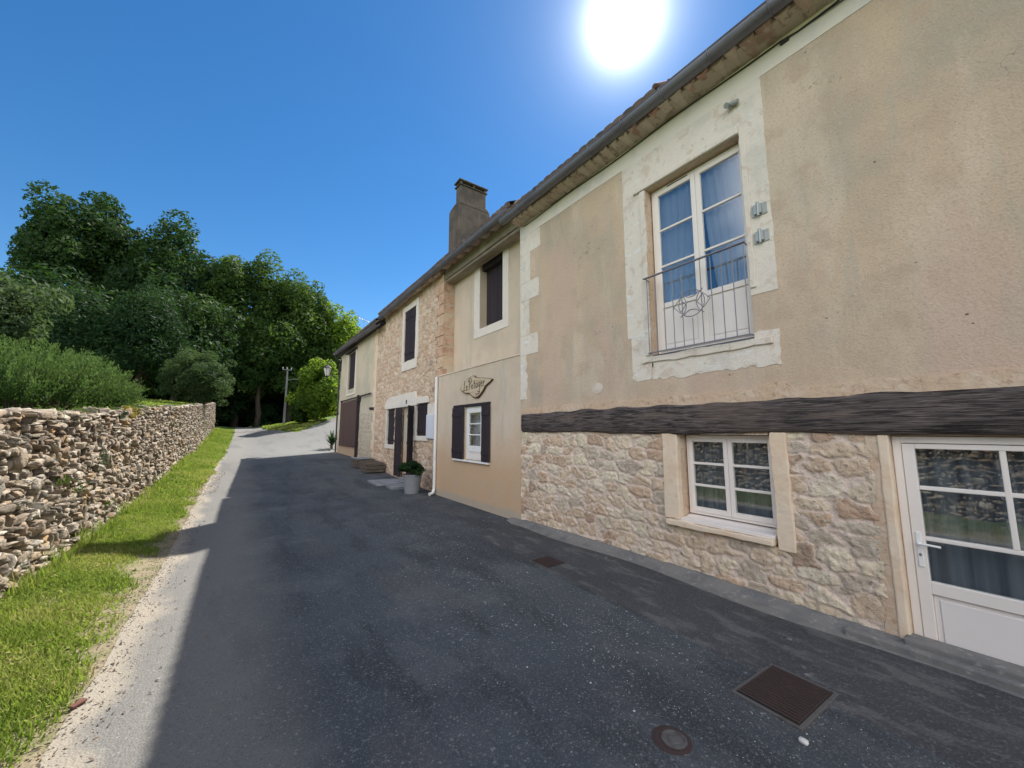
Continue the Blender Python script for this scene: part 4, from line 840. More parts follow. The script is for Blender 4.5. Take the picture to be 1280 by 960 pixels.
def tree(name, label, x, y, top, rad, lowfrac, mat_, seed, nclump=70, nleaf=20000, size=.20, trunk=.3, group=None, shape=None, ry=1.0, clump=(.22, .42), cat='tree', asp=.6, branches=7, low=-.75, tilt=.9):
    g = float(terrain_z(np.array(x), np.array(y))) - .05; H = top - g; zc = g + H * (lowfrac + 1) / 2; rz = H * (1 - lowfrac) / 2
    T = thing(name, label, cat, (x, y, g), group)
    P, nn, tint, cc, cs = crown_points((x, y, zc), (rad, rad * ry, rz), nclump, nleaf, seed, clump=clump, shape=shape, low=low)
    ok = P[:, 2] > g + .05; V, F = leaves(P[ok], nn[ok], size, asp, seed + 1, tilt); 
    npmesh('crown', V, F, mat_, T, attrs={'rnd': np.repeat(tint[ok], 4)})
    rg_ = random.Random(seed); mb = MB(); pts = trunk_mesh(mb, (x, y, g - .1), (x, y, zc + rz * .35), trunk, trunk * .3, rg_)
    for k in range(branches):
        c = cc[rg_.randrange(len(cc))]; s = pts[rg_.randrange(2, 6)]; m_ = (Vector(s) + Vector(c)) / 2 + Vector((0, 0, -.1 * rz))
        mb.tube([tuple(s), tuple(m_), tuple(c)], [trunk * .42, trunk * .28, trunk * .1], 6)
    obj('trunk', mb, m_bark, T, smooth=True); return T

BG = 'tall woodland trees at the end of the lane'
tree('broadleaf_tree', 'leftmost tall woodland tree, sparse dark crown with sky showing through', -22.5, 62.0, 16.6, 5.0, .42, m_leaf, 101, 40, 8000, .22, .35, BG, clump=(.16, .34))
tree('broadleaf_tree', 'tallest rounded dark green woodland tree at the upper left', -14.0, 55.5, 26.4, 5.2, .34, m_leaf, 102, 80, 26000, .20, .45, BG, clump=(.16, .36))
tree('broadleaf_tree', 'dark crown filling the skyline between the two tallest trees', -10.9, 57.0, 24.6, 4.6, .2, m_leaf, 115, 70, 20000, .21, .35, BG, clump=(.16, .34))
tree('broadleaf_tree', 'dark woodland tree just right of the tallest crown', -6.0, 52.6, 23.6, 6.2, .05, m_leaf, 103, 90, 32000, .20, .4, BG, clump=(.15, .34))
tree('broadleaf_tree', 'dense woodland tree standing at the left side of the lane end', -.8, 51.2, 22.2, 4.8, .08, m_leaf2, 104, 80, 28000, .19, .4, BG, clump=(.15, .34))
tree('broadleaf_tree', 'broad mid green woodland tree overhanging the lane end', 4.2, 50.8, 19.8, 4.7, .10, m_leaf2, 105, 85, 28000, .19, .4, BG, clump=(.15, .34))
tree('broadleaf_tree', 'lighter green woodland tree right of the lane with yellowish sunlit clumps', 8.4, 53.0, 18.6, 4.6, .0, m_leaf3, 106, 70, 22000, .19, .35, BG, clump=(.15, .34))
tree('broadleaf_tree', 'rightmost woodland tree, light green, half hidden by the end house roof', 12.0, 58.2, 17.4, 4.8, .0, m_leaf3, 107, 70, 18000, .20, .35, BG, clump=(.15, .34))
tree('broadleaf_tree', 'dark lower tree filling the gap left of the lane behind the round shrub', -5.0, 43.5, 13.5, 4.8, .02, m_leaf, 108, 70, 22000, .18, .3, BG)
tree('broadleaf_tree', 'dark low tree behind the conifers at the left', -13.5, 46.5, 14.5, 5.2, .02, m_leaf, 109, 70, 20000, .18, .3, BG)
tree('broadleaf_tree', 'shaded tree arching over the dark lane mouth', 1.2, 47.8, 13.5, 4.2, .22, m_leaf2, 110, 70, 18000, .18, .3, BG)
for k, (x, y, top, rad, lab) in enumerate([(-4.5, 62, 15, 6.5, 'deep shaded tree closing the lane tunnel on its left'), (2.0, 66, 15, 6.0, 'deep shaded tree closing the lane tunnel in its middle'), (8.5, 64, 16, 6.5, 'deep shaded tree closing the lane tunnel on its right'), (-30, 66, 13, 7, 'distant tree beyond the leftmost woodland tree'), (20, 66, 16, 8, 'distant tree hidden behind the end house')]):
    tree('broadleaf_tree', lab, x, y, top, rad, .0, m_leaf, 120 + k, 70, 15000, .26, .35, BG, low=-.95)
for k, (x, y, top, rad, lab) in enumerate([(-3.4, 50, 8.0, 3.4, 'shaded undergrowth bush left of the lane end'), (.6, 57, 7.5, 3.6, 'shaded undergrowth bush closing the end of the lane'), (4.8, 55, 8.5, 3.4, 'shaded undergrowth bush right of the lane end'), (-7.5, 46, 8.0, 3.2, 'shaded undergrowth bush behind the round shrub'), (8.8, 50, 8.0, 3.2, 'shaded undergrowth bush behind the laurel'), (-.9, 62, 7.5, 3.6, 'farthest shaded undergrowth bush beyond the lane end'), (3.6, 61, 6.5, 3.2, 'low shaded bush filling the gap between lane end and laurel'), (6.8, 57.5, 7.5, 3.0, 'shaded bush behind the utility pole'), (12.5, 52, 9, 3.5, 'shaded bush behind the end house'), (1.8, 51.5, 4.6, 1.7, 'small shaded bush at the right edge of the lane end')]):
    tree('undergrowth_bush', lab, x, y, top, rad, -.1, m_leaf, 160 + k, 60, 14000, .17, .12, 'shaded undergrowth at the lane end', cat='bush', low=-1.1, branches=3)
hx = []; 
def ridge(name, x0, y0, x1, y1, hgt, seed):
    n = 80; m = 6; t = np.linspace(0, 1, n); V = []
    for k in range(m):
        s_ = k / (m - 1); off = 60 * s_; hh = hgt * math.sin(math.pi * min(1, s_ * 1.0) * .5)
        dx, dy = (x1 - x0), (y1 - y0); L_ = math.hypot(dx, dy); nx, ny = -dy / L_, dx / L_
        V.append(np.stack([x0 + dx * t + nx * off, y0 + dy * t + ny * off, 1.8 + hh * (.8 + .4 * fbm(t * 9, t * 0 + seed, seed))], -1))
    V = np.array(V).reshape(-1, 3); i, j = np.meshgrid(np.arange(m - 1), np.arange(n - 1), indexing='ij'); a = (i * n + j).ravel()
    struct(npmesh(name, V, np.stack([a, a + 1, a + n + 1, a + n], -1), m_terrain, None, smooth=True))
ridge('hills', 150, 78, -150, 78, 9, 3) if False else ridge('hills', -150, 82, 150, 82, 9, 3)
CN = 'dark conifers in the garden'
tree('conifer', 'broad dark conifer at the left edge of the garden', -11.2, 35.2, 10.7, 3.9, -.05, m_conifer, 131, 90, 30000, .13, .2, CN, shape='cone', clump=(.20, .34), asp=.35, cat='conifer', low=-.9)
tree('conifer', 'wide dark conifer behind the long rosemary hedge', -8.2, 33.0, 9.9, 3.2, -.05, m_conifer, 132, 80, 26000, .12, .2, CN, shape='cone', clump=(.22, .36), asp=.35, cat='conifer', low=-.9)
tree('conifer', 'pointed dark conifer just left of the round grey green shrub', -5.3, 32.1, 10.4, 3.4, -.05, m_conifer, 133, 90, 30000, .12, .2, CN, shape='cone', clump=(.22, .36), asp=.35, cat='conifer', low=-.9)
tree('round_shrub', 'round grey green shrub behind the far end of the stone wall', -2.35, 29.2, 6.6, 1.75, .0, m_leafr, 141, 150, 30000, .075, .1, None, clump=(.18, .30), asp=.4, cat='shrub', low=-.95)
tree('pale_tree', 'pale sunlit small tree cut by the left picture edge', -9.3, 23.3, 8.3, 2.35, .25, m_leafg, 142, 80, 20000, .11, .14, None, asp=.5, cat='tree')
tree('laurel_bush', 'large laurel bush with bright yellow green top beside the end house', 5.6, 38.4, 7.9, 2.0, .0, m_leaf3, 143, 80, 17000, .14, .15, None, cat='bush', low=-.95, branches=4)
tree('laurel_bush', 'low dark bush at the foot of the bright laurel', 4.6, 39.2, 4.6, 1.1, .0, m_leaf2, 144, 50, 6000, .13, .08, None, cat='bush', low=-.95, branches=3)

# rosemary hedges: upright sprigs with needles
def rosemary(label, cx, cy, lx, ly, zb, h, nsp, seed):
    r = np.random.default_rng(seed); T = thing('rosemary_hedge', label, 'hedge', (cx, cy, zb), 'rosemary hedges above the stone wall')
    P = []; NN = []; TT = []; SZ = []; mb = MB(); rr_ = random.Random(seed)
    for i in range(nsp):
        t = r.random() * 2 * math.pi; q = r.random() ** .5; ex, ey = math.cos(t) * q, math.sin(t) * q
        base = np.array([cx + ex * lx * .55, cy + ey * ly * .75, zb + .02]); hh = h * (1 - .55 * q ** 3) * r.uniform(.62, 1.10); lean = np.array([ex * lx * .38, ey * ly * .22, 0]) + r.normal(0, .05, 3) * [1, 1, 0]
        tip = base + lean + np.array([0, 0, hh]); low = .25 if q > .6 else .5
        n = 80; s = r.uniform(low, 1, n); C = base[None] + lean[None] * (s ** 1.5)[:, None] + np.array([0, 0, 1.])[None] * (hh * s)[:, None]
        ang = r.random(n) * 2 * math.pi; w = .040 * (1.12 - s * .85); C = C + np.stack([np.cos(ang) * w, np.sin(ang) * w, np.zeros(n)], -1)
        P.append(C); NN.append(np.stack([np.cos(ang), np.sin(ang), np.full(n, .0)], -1)); TT.append(np.clip(.05 + .8 * s ** 3 + r.normal(0, .10, n), 0, 1))
        if i % 14 == 0: mb.tube([tuple(base - [0, 0, .1]), tuple(base + lean * .4 + [0, 0, hh * .55]), tuple(tip - [0, 0, .1])], [.014, .009, .004], 4)
    P = np.concatenate(P); NN = np.concatenate(NN); TT = np.concatenate(TT); n = len(P)
    up = NN * r.uniform(.35, .7, n)[:, None] + np.array([0, 0, .95]) + r.normal(0, .2, (n, 3)); up /= np.linalg.norm(up, axis=1, keepdims=True)
    side = np.cross(up, r.normal(0, 1, (n, 3))); side /= np.linalg.norm(side, axis=1, keepdims=True); L = (r.uniform(.030, .052, n))[:, None]; W = .0080
    V = np.stack([P, P + up * L * .6 + side * W, P + up * L * 1.3, P + up * L * .6 - side * W], 1).reshape(-1, 3)
    npmesh('foliage', V, np.arange(n * 4).reshape(-1, 4), m_rosemary, T, attrs={'rnd': np.repeat(TT, 4)}); obj('stems', mb, m_twig, T)
    return T
rosemary('long clipped rosemary hedge with upright sprigs above the stone wall', -3.30, 12.0, 1.55, 3.4, 2.05, 1.30, 1250, 201)
rosemary('rosemary bush cut by the left picture edge beside the longer hedge', -6.2, 12.8, .8, 1.3, 2.35, 1.10, 350, 202)

# pot plant
r = np.random.default_rng(5); P, nn, tint, cc, cs = crown_points((4.06, 10.72, .70), (.37, .37, .27), 40, 8000, 51, clump=(.2, .38), low=-.5); V, F = leaves(P, nn + [0, 0, .5], .024, .4, 52, .6)
pl = npmesh('plant', V, F, m_conifer, pt, attrs={'rnd': np.repeat(tint, 4)}); mb = MB()
for k in range(7): mb.tube([(4.06, 10.72, .44), (4.06 + .16 * math.cos(k), 10.72 + .16 * math.sin(k), .68)], .006, 4)
obj('stems', mb, m_twig, pl)
# spiky yucca at the far corner
yk = thing('yucca', 'spiky dark yucca against the far corner of the end house', 'plant', (4.62, 25.9, .55)); r = np.random.default_rng(8); V = []; F = []
for k in range(110):
    az = r.random() * 6.283; el = r.uniform(.15, 1.35); L = r.uniform(.5, .95); d = np.array([math.cos(az) * math.cos(el), math.sin(az) * math.cos(el), math.sin(el)]); s = np.cross(d, [0, 0, 1]); s /= np.linalg.norm(s); b0 = np.array([4.62, 25.9, .75 + r.random() * .5]); n = len(V)
    dr = np.array([0, 0, -.12 * L]); V += [b0 - s * .02, b0 + s * .02, b0 + d * L * .55 + s * .028, b0 + d * L * .55 - s * .028, b0 + d * L + dr, b0 + d * L + dr + s * .002]; F += [(n, n + 1, n + 2, n + 3), (n + 3, n + 2, n + 5, n + 4)]
npmesh('leaves', np.array(V), np.array(F), m_conifer, yk, attrs={'rnd': np.repeat(r.random(110), 6)}); mb = MB(); mb.tube([(4.62, 25.9, .45), (4.62, 25.9, 1.2)], [.09, .06], 8); obj('stem', mb, m_bark, yk)

# ================================================================== DRY STONE GARDEN WALL
def stone_template(n):
    g = np.linspace(-1, 1, n + 1); V = []; F = []
    for ax in range(3):
        for sg in (-1, 1):
            b = len(V)
            for u in g:
                for v in g: p = [0, 0, 0]; p[ax] = sg; p[(ax + 1) % 3] = u; p[(ax + 2) % 3] = v; V.append(p)
            for i in range(n):
                for j in range(n):
                    a = b + i * (n + 1) + j; q = (a, a + n + 1, a + n + 2, a + 1); F.append(q if sg > 0 else q[::-1])
    V = np.array(V, float); key = {}; idx = []
    U = []
    for p in np.round(V, 4):
        t = tuple(p)
        if t not in key: key[t] = len(U); U.append(t)
        idx.append(key[t])
    U = np.array(U); F = np.array([[idx[i] for i in f] for f in F])
    k = 4.0; nr = (np.abs(U) ** k).sum(1) ** (1 / k); U = U / nr[:, None]
    return U, F
def build_stones(name, spec, n, parent, seed):
    """spec rows: cx,cy,cz,sx,sy,sz,rot"""
    U, F = stone_template(n); S = np.array(spec); r = np.random.default_rng(seed); N = len(S); m = len(U)
    W = np.broadcast_to(U[None], (N, m, 3)).copy(); ph = r.uniform(0, 6.28, (N, 3, 3)); fr = r.uniform(1.0, 2.6, (N, 3, 3)); disp = 0
    for k in range(3): disp = disp + np.sin(np.einsum('nmi,ni->nm', W, fr[:, k]) * (1 + k * .9) + ph[:, k, :1]) * (.16, .11, .08)[k]
    W *= (1 + disp)[..., None]
    lim = r.uniform(.62, .85, (N, 1)); W[..., 0] = np.where(W[..., 0] > lim, lim + (W[..., 0] - lim) * .25, W[..., 0])
    cut = r.normal(0, 1, (N, 5, 3)); cut /= np.linalg.norm(cut, axis=2, keepdims=True)   # chop two planar facets off each stone
    for k in range(5):
        dd = np.einsum('nmi,ni->nm', W, cut[:, k]); over = np.clip(dd - r.uniform(.50, .90, (N, 1)), 0, None); W -= over[..., None] * cut[:, k][:, None] * .95
    W += r.normal(0, .028, W.shape); W *= S[:, None, 3:6]; rx = S[:, 6]; c, s = np.cos(rx)[:, None], np.sin(rx)[:, None]
    y, z = W[..., 1] * c - W[..., 2] * s, W[..., 1] * s + W[..., 2] * c; W[..., 1], W[..., 2] = y, z
    t2 = r.normal(0, .12, N); c, s = np.cos(t2)[:, None], np.sin(t2)[:, None]; x, y = W[..., 0] * c - W[..., 1] * s, W[..., 0] * s + W[..., 1] * c; W[..., 0], W[..., 1] = x, y
    W += S[:, None, :3]; V = W.reshape(-1, 3); FF = (F[None] + (np.arange(N) * m)[:, None, None]).reshape(-1, 4)
    return npmesh(name, V, FF, m_garden_stone, parent, attrs={'rnd': np.repeat(r.random(N), m)}, smooth=False)
GW = thing('dry_stone_wall', 'long sunlit dry stone garden wall running along the left side of the lane', 'wall', (-2.1, 6, 0))
core = MB(); yy = np.arange(-14, 40.01, 1.0)
for a, b in zip(yy, yy[1:]):
    b = min(b, 39.75)
    za, zb = np.interp(a, WY, WZ) - .10, np.interp(b, WY, WZ) - .10; ga, gb = float(ground(-1.9, a)) - .15, float(ground(-1.9, b)) - .15
    core.add([(-2.32, a, ga), (-1.895, a, ga), (-1.895, a, za), (-2.32, a, za), (-2.32, b, gb), (-1.895, b, gb), (-1.895, b, zb), (-2.32, b, zb)], [(0, 1, 2, 3), (7, 6, 5, 4), (0, 4, 5, 1), (1, 5, 6, 2), (2, 6, 7, 3), (3, 7, 4, 0)])
obj('core', core, m_wallcore, GW)
rr = random.Random(99); near = []; far = []
y0c, y1c = -14.0, 39.9
zrel = 0.0; row = 0
while zrel < 1.0:
    hrow = rr.choice([rr.uniform(.022, .04), rr.uniform(.035, .07)])          # fraction of the wall height
    y = y0c + rr.uniform(0, .2)
    while y < y1c:
        w = rr.choice([rr.uniform(.06, .12), rr.uniform(.10, .18), rr.uniform(.04, .09), rr.uniform(.14, .32)]); hs = rr.uniform(.85, 1.2)
        g = float(ground(-1.85, y)) - .04; tp = float(np.interp(y, WY, WZ)); H = tp - g; yc = y + w / 2
        zc = g + (zrel + hrow / 2) * H + rr.uniform(-.015, .015); h = hrow * H * hs * rr.choice([.8, 1, 1, 1.25]); st = (-1.97 + rr.uniform(-.05, .05) + (.06 * (1 - zrel)), yc, zc, rr.uniform(.13, .17), w / 2 * 1.05, h / 2 * 1.06, rr.gauss(0, .15))
        if rr.random() < .045: st = (st[0], st[1], st[2] , st[3], rr.uniform(.05, .08), rr.uniform(.09, .15), rr.gauss(0, .3))
        if rr.random() > .03:
            (near if 2.5 < yc < 15 else far).append(st)
        y += w * rr.uniform(.94, 1.02)
    zrel += hrow * .93; row += 1
y = y0c
while y < y1c:   # coping and the rear half of the top
    w = rr.uniform(.14, .42); tp = float(np.interp(y, WY, WZ))
    (near if 2.5 < y < 15 else far).append((-1.98 + rr.uniform(-.03, .03), y + w / 2, tp - .015 + rr.uniform(-.03, .03), .19, w / 2 * 1.03, rr.uniform(.035, .07), rr.gauss(0, .06)))
    (near if 2.5 < y < 15 else far).append((-2.24 + rr.uniform(-.03, .03), y + w / 2, tp - .03 + rr.uniform(-.03, .03), .15, w / 2 * 1.05, rr.uniform(.05, .09), rr.gauss(0, .06)))
    y += w
zz = 0
for k in range(14):      # end face
    tp = float(np.interp(39.9, WY, WZ)); g = float(ground(-1.85, 39.9)); far.append((-2.1, 39.85, g + (k + .5) / 14 * (tp - g), .22, .14, .09, 0))
npn = build_stones('near_stones', near, 5, GW, 301); npf = build_stones('far_stones', far, 3, GW, 302)

# yellow stonecrop on the wall top
def clump(label, name, x, y, z, sx, sy, sz, n, size, m, seed, cat='plant', asp=.7):
    P, nn, tint, cc, cs = crown_points((x, y, z), (sx, sy, sz), 30, n, seed, clump=(.25, .5), low=-.6); V, F = leaves(P, nn, size, asp, seed, .8)
    o = npmesh(name, V, F, m, None, attrs={'rnd': np.repeat(tint, 4)}); relocate(o, (x, y, z - sz)); return tag(o, label, cat)
clump('yellowish stonecrop cushion spilling over the stone wall top below the hedge', 'stonecrop', -1.93, 11.3, 2.10, .13, .55, .16, 3500, .020, m_sedum, 61)
clump('dark moss cushion on the wall top left of the yellow stonecrop', 'moss_clump', -1.95, 10.2, 2.06, .12, .45, .13, 3000, .020, m_conifer, 62)

# ================================================================== GRASS (stuff)
def grass(name, x0, x1, ya, yb, n, h, seed, dens=None, zf=terrain_z, label='bright green grass verge between the stone wall and the lane', w=.0035):
    r = np.random.default_rng(seed); y = ya + (yb - ya) * r.random(n) ** 1.25 if ya > 0 else r.uniform(ya, yb, n); x = r.uniform(x0, x1, n)
    patch = fbm(x * 2.2, y * 2.2, seed, 4)
    if dens is not None: k = r.random(n) < dens(x, y, patch); x, y, patch = x[k], y[k], patch[k]
    n = len(x); z = zf(x, y) - .01; hh = h * r.uniform(.35, 1.25, n) * (.5 + patch) * (1 + .0 * y); sc = 1 + np.clip(y - 6, 0, 30) * .07
    az = r.random(n) * 6.283; lean = r.uniform(.1, .9, n) * hh; dx, dy = np.cos(az), np.sin(az); sx, sy = -dy, dx; w_ = w * sc * r.uniform(.7, 1.5, n)
    B = np.stack([x, y, z], -1); S = np.stack([sx * w_, sy * w_, 0 * w_], -1); Mi = B + np.stack([dx * lean * .35, dy * lean * .35, hh * .6], -1); T = B + np.stack([dx * lean, dy * lean, hh], -1)
    V = np.stack([B - S, B + S, Mi + S * .8, T, Mi - S * .8], 1).reshape(-1, 3); b = np.arange(n) * 5
    F = np.concatenate([np.stack([b, b + 1, b + 2, b + 4], -1), np.stack([b + 4, b + 2, b + 3, b + 3], -1)])
    me = bpy.data.meshes.new(name); F4 = np.stack([b, b + 1, b + 2, b + 4], -1); F3 = np.stack([b + 4, b + 2, b + 3], -1)
    me.vertices.add(len(V)); me.vertices.foreach_set('co', V.astype(np.float32).ravel()); li = np.concatenate([F4.ravel(), F3.ravel()]).astype(np.int32)
    me.loops.add(len(li)); me.loops.foreach_set('vertex_index', li); me.polygons.add(2 * n); me.polygons.foreach_set('loop_start', np.concatenate([np.arange(n) * 4, 4 * n + np.arange(n) * 3]).astype(np.int32)); me.update(calc_edges=True)
    a = me.attributes.new('rnd', 'FLOAT', 'POINT'); a.data.foreach_set('value', np.repeat(np.clip(r.random(n) * .6 + (fbm(x * 1.1, y * 1.1, seed + 3, 3) - .38) * 1.7, 0, 1), 5).astype(np.float32))
    o = link_mesh(name, me, m_grass, None); tag(o, label, None, None, 'stuff'); return o
def verge_d(x, y, p):
    edge = road_left(y) + .16 - .42 * fbm(y * 1.3, y * 0 + 5, 44) * np.interp(y, [0, 12, 25], [1.3, 1, .5])
    t = (edge - x) / .30; return np.clip(t, 0, 1) * np.clip(.35 + (p - .30) * 3, .12, 1)
grass('verge_grass', -1.92, -.50, 2.6, 12, 150000, .060, 71, verge_d, ground, w=.0045)
grass('verge_grass', -1.92, -.35, 12, 40, 90000, .085, 72, verge_d, ground, w=.006)
grass('verge_grass', -1.92, -.50, -6, 2.6, 110000, .06, 73, verge_d, ground, w=.005)
grass('tall_grass', -1.92, -1.60, 5, 38, 9000, .22, 74, lambda x, y, p: (p > .48) * 1.0, ground, 'taller grass tufts at the foot of the stone wall')
grass('garden_grass', -9, -2.35, 14, 34, 50000, .12, 75, None, terrain_z, 'sunlit garden lawn above the stone wall', w=.012)
grass('island_grass', 1.6, 6.5, 34, 43, 12000, .16, 76, lambda x, y, p: (y > np.interp(x, [1.2, 1.6, 2.35, 3.4, 4.3, 5.6, 7.1], [41, 39.2, 36.9, 33.1, 34.3, 37.2, 40.3]) + .15) * 1.0, ground, 'grass patch between the lane and the side road', w=.012)
# clover leaves through the verge
r = np.random.default_rng(6); n = 26000; y = 2.6 + 12 * r.random(n) ** 1.2; x = r.uniform(-1.9, -.6, n); p = fbm(x * 2.2 + 7, y * 2.2, 81, 4); k = (r.random(n) < verge_d(x, y, p)) & (p > .46); x, y = x[k], y[k]; n = len(x)
C = np.stack([x, y, ground(x, y) + r.uniform(.01, .045, n)], -1); V, F = leaves(C, np.tile([0, 0, 1.], (n, 1)), .012, .9, 82, .35); tag(npmesh('clover', V, F, m_grass, None, attrs={'rnd': np.repeat(r.random(n), 4)}), 'clover leaves mixed into the grass verge', None, None, 'stuff')
n = 2600; y = 2.6 + 12 * r.random(n) ** 1.2; x = r.uniform(-1.9, -.6, n); p = fbm(x * 1.7 + 3, y * 1.7, 91, 3); k = (r.random(n) < verge_d(x, y, p)) & (p > .52); x, y = x[k], y[k]; n = len(x)
C = np.stack([x, y, ground(x, y) + r.uniform(.015, .06, n)], -1); V, F = leaves(C, np.tile([0, 0, 1.], (n, 1)), .026, .55, 84, .45); tag(npmesh('broad_leaf_weeds', V, F, m_leaf3, None, attrs={'rnd': np.repeat(r.random(n), 4)}), 'broad leaved weeds growing through the grass verge', None, None, 'stuff')
V = []; F = []; T_ = []
for k in range(46):
    yk = r.uniform(5.5, 30); top = r.random() < .65; zt = float(np.interp(yk, WY, WZ)); xk = -1.96 if top else -1.80; zk = zt + .03 if top else float(ground(-1.85, yk)) + r.uniform(.15, .8) * (zt - float(ground(-1.85, yk)))
    m_ = 110; q = r.normal(0, 1, (m_, 3)) * [.05, .12, .045] * r.uniform(.6, 1.5); C = q + [xk, yk, zk]; v, f = leaves(C, q + [0, 0, .1], .018, .5, 500 + k, .9); F.append(f + sum(len(a) for a in V)); V.append(v); T_.append(np.repeat(r.random(m_), 4))
tag(npmesh('wall_weeds', np.concatenate(V), np.concatenate(F), m_leaf2, None, attrs={'rnd': np.concatenate(T_)}), 'small weeds rooted in the joints and top of the stone wall', None, None, 'stuff')
# scattered pale gravel and crumbs
def scatter_stones(name, pts, sizes, m, label, seed):
    U, F = stone_template(2); r = np.random.default_rng(seed); N = len(pts); W = U[None] * (1 + r.normal(0, .12, (N, len(U), 1))) * (np.asarray(sizes)[:, None, None] * r.uniform(.6, 1.3, (N, 1, 3)) * [1, 1, .6])
    W = W + np.asarray(pts)[:, None]; o = npmesh(name, W.reshape(-1, 3), (F[None] + (np.arange(N) * len(U))[:, None, None]).reshape(-1, 4), m, None, attrs={'rnd': np.repeat(r.random(N), len(U))}, smooth=True); return tag(o, label, None, None, 'stuff')
r = np.random.default_rng(17); n = 3600; x = r.normal(2.75, .50, n); y = r.uniform(.3, 8.5, n) ; k = (x > .8) & (x < 3.18) & (r.random(n) < .25 + 1.2 * (fbm(x, y, 12) - .3)); x, y = x[k], y[k]
scatter_stones('pale_gravel', np.stack([x, y, ground(x, y) + .001], -1), r.uniform(.0011, .0026, len(x)) * np.where(r.random(len(x)) < .04, 2.4, 1), m_white_pebble, 'tiny pale gravel crumbs scattered over the dark asphalt', 18)
n = 2600; y = 2.5 + 11 * r.random(n); x = road_left(y) + r.normal(-.02, .10, n); scatter_stones('verge_gravel', np.stack([x, y, ground(x, y) + .002], -1), r.uniform(.002, .007, n), m_garden_stone, 'loose grit and crumbs along the sandy road edge', 19)
n = 500; y = r.uniform(13.2, 17.5, n); x = road_left(y) + r.uniform(-.25, .35, n); scatter_stones('grey_gravel', np.stack([x, y, ground(x, y) + .004], -1), r.uniform(.006, .015, n), m_garden_stone, 'patch of pale grey gravel beside the lane verge', 20)
n = 700; y = 2.6 + 8 * r.random(n); x = road_left(y) + r.normal(-.02, .2, n); C = np.stack([x, y, ground(x, y) + .008], -1); V, F = leaves(C, np.tile([0, 0, 1.], (n, 1)), .014, .5, 83, .5)
tag(npmesh('dry_leaves', V, F, m_wood_old, None), 'dry leaf litter along the road edge', None, None, 'stuff')
# brick fragment
mb = MB(); mb.box(-.042, .042, -.020, .020, 0, .024, .007, M=Matrix.Translation((-.73, 3.79, .004)) @ Matrix.Rotation(.9, 4, 'Z')); bf = obj('brick_fragment', mb, m_brickp, bevel=.006); relocate(bf, (-.73, 3.79, 0)); tag(bf, 'small dark red brown brick piece on the sandy road edge', 'brick')
for (x, y, s, lab) in ((3.27, 2.99, .014, 'white pebble at the pavement lip below the small lower window'), (2.72, 1.02, .017, 'white pebble beside the near corner of the rusty drain cover')):
    mb = MB(); U, F = stone_template(3); U = U * [s, s * 1.4, s * .7] + [x, y, s * .6]; o = npmesh('pebble', U, F, m_white_pebble, None, smooth=True); relocate(o, (x, y, 0)); tag(o, lab, 'pebble')

# doorstep slabs, planter crates
SL = 'stone slabs in front of the rubble house door'
for k, (xa, xb, ya, yb, dz, lab) in enumerate(((3.55, 4.50, 12.25, 13.45, .07, 'broad worn stone slab in front of the rubble house door'), (3.75, 4.40, 11.55, 12.20, .06, 'smaller stone slab beside the flower pot'))):
    g = float(ground(4, (ya + yb) / 2)); mb = MB(); mb.box(xa, xb, ya, yb, g - .02, g + dz, .02); o = obj('stone_slab', mb, m_slab, bevel=.012); relocate(o, ((xa + xb) / 2, (ya + yb) / 2, g)); tag(o, lab, 'slab', SL)
for k, (xc, yc, h, lab) in enumerate(((4.20, 16.75, .34, 'low timber planter by the pale rubble patch, farther of the two'), (4.22, 15.45, .36, 'low timber planter nearer the rubble house door'))):
    g = float(ground(4, yc)); T = thing('timber_planter', lab, 'planter', (xc, yc, g), 'timber planters against the rubble wall'); L = .98; w = .34
    for q in range(3):
        mb = MB(); z0 = g + .01 + q * h / 3; z1 = z0 + h / 3 - .018
        mb.box(xc - w, xc - w + .04, yc - L / 2, yc + L / 2, z0, z1, .004); mb.box(xc - w + .041, xc + w - .041, yc - L / 2, yc - L / 2 + .04, z0, z1, .004); mb.box(xc - w + .041, xc + w - .041, yc + L / 2 - .04, yc + L / 2, z0, z1, .004); mb.box(xc + w - .04, xc + w, yc - L / 2, yc + L / 2, z0, z1, .004)
        obj('board', mb, m_wood_old, T, bevel=.004)
    mb = MB(); mb.box(xc - w + .045, xc + w - .045, yc - L / 2 + .045, yc + L / 2 - .045, g, g + h - .07); obj('soil', mb, m_verge, T)
    if k == 0: mb = MB(); mb.box(xc - w - .02, xc + w - .1, yc - L / 2 - .02, yc + L / 2 + .02, g + h, g + h + .03, .006); obj('lid', mb, m_slab, T, bevel=.004)

# wall lantern on the end house corner
LN = thing('wall_lantern', 'black wall lantern with pale glass on the far corner of the end house', 'lantern', (4.6, 24.3, 5.4))
lx, ly, lz = 3.92, 24.5, 5.12
mb = MB(); mb.tube([(4.636, 24.3, 5.75), (4.3, 24.4, 5.85), (lx, ly, 5.78), (lx, ly, 5.52)], .022, 6); mb.tube([(4.636, 24.3, 5.35), (4.4, 24.37, 5.6), (4.2, 24.43, 5.82)], .014, 6); mb.box(4.60, 4.638, 24.24, 24.36, 5.25, 5.9); obj('bracket', mb, m_black, LN)
mb = MB(); mb.lathe([(.03, .44), (.10, .40), (.24, .27), (.235, .25), (.0, .25)], (lx, ly, lz), 6, cap=False); mb.lathe([(.0, -.32), (.05, -.30), (.115, -.22), (.12, -.20), (.0, -.20)], (lx, ly, lz), 6, cap=False)
for k in range(6):
    t = 2 * math.pi * k / 6; mb.tube([(lx + .12 * math.cos(t), ly + .12 * math.sin(t), lz - .21), (lx + .215 * math.cos(t), ly + .215 * math.sin(t), lz + .26)], .009, 5)
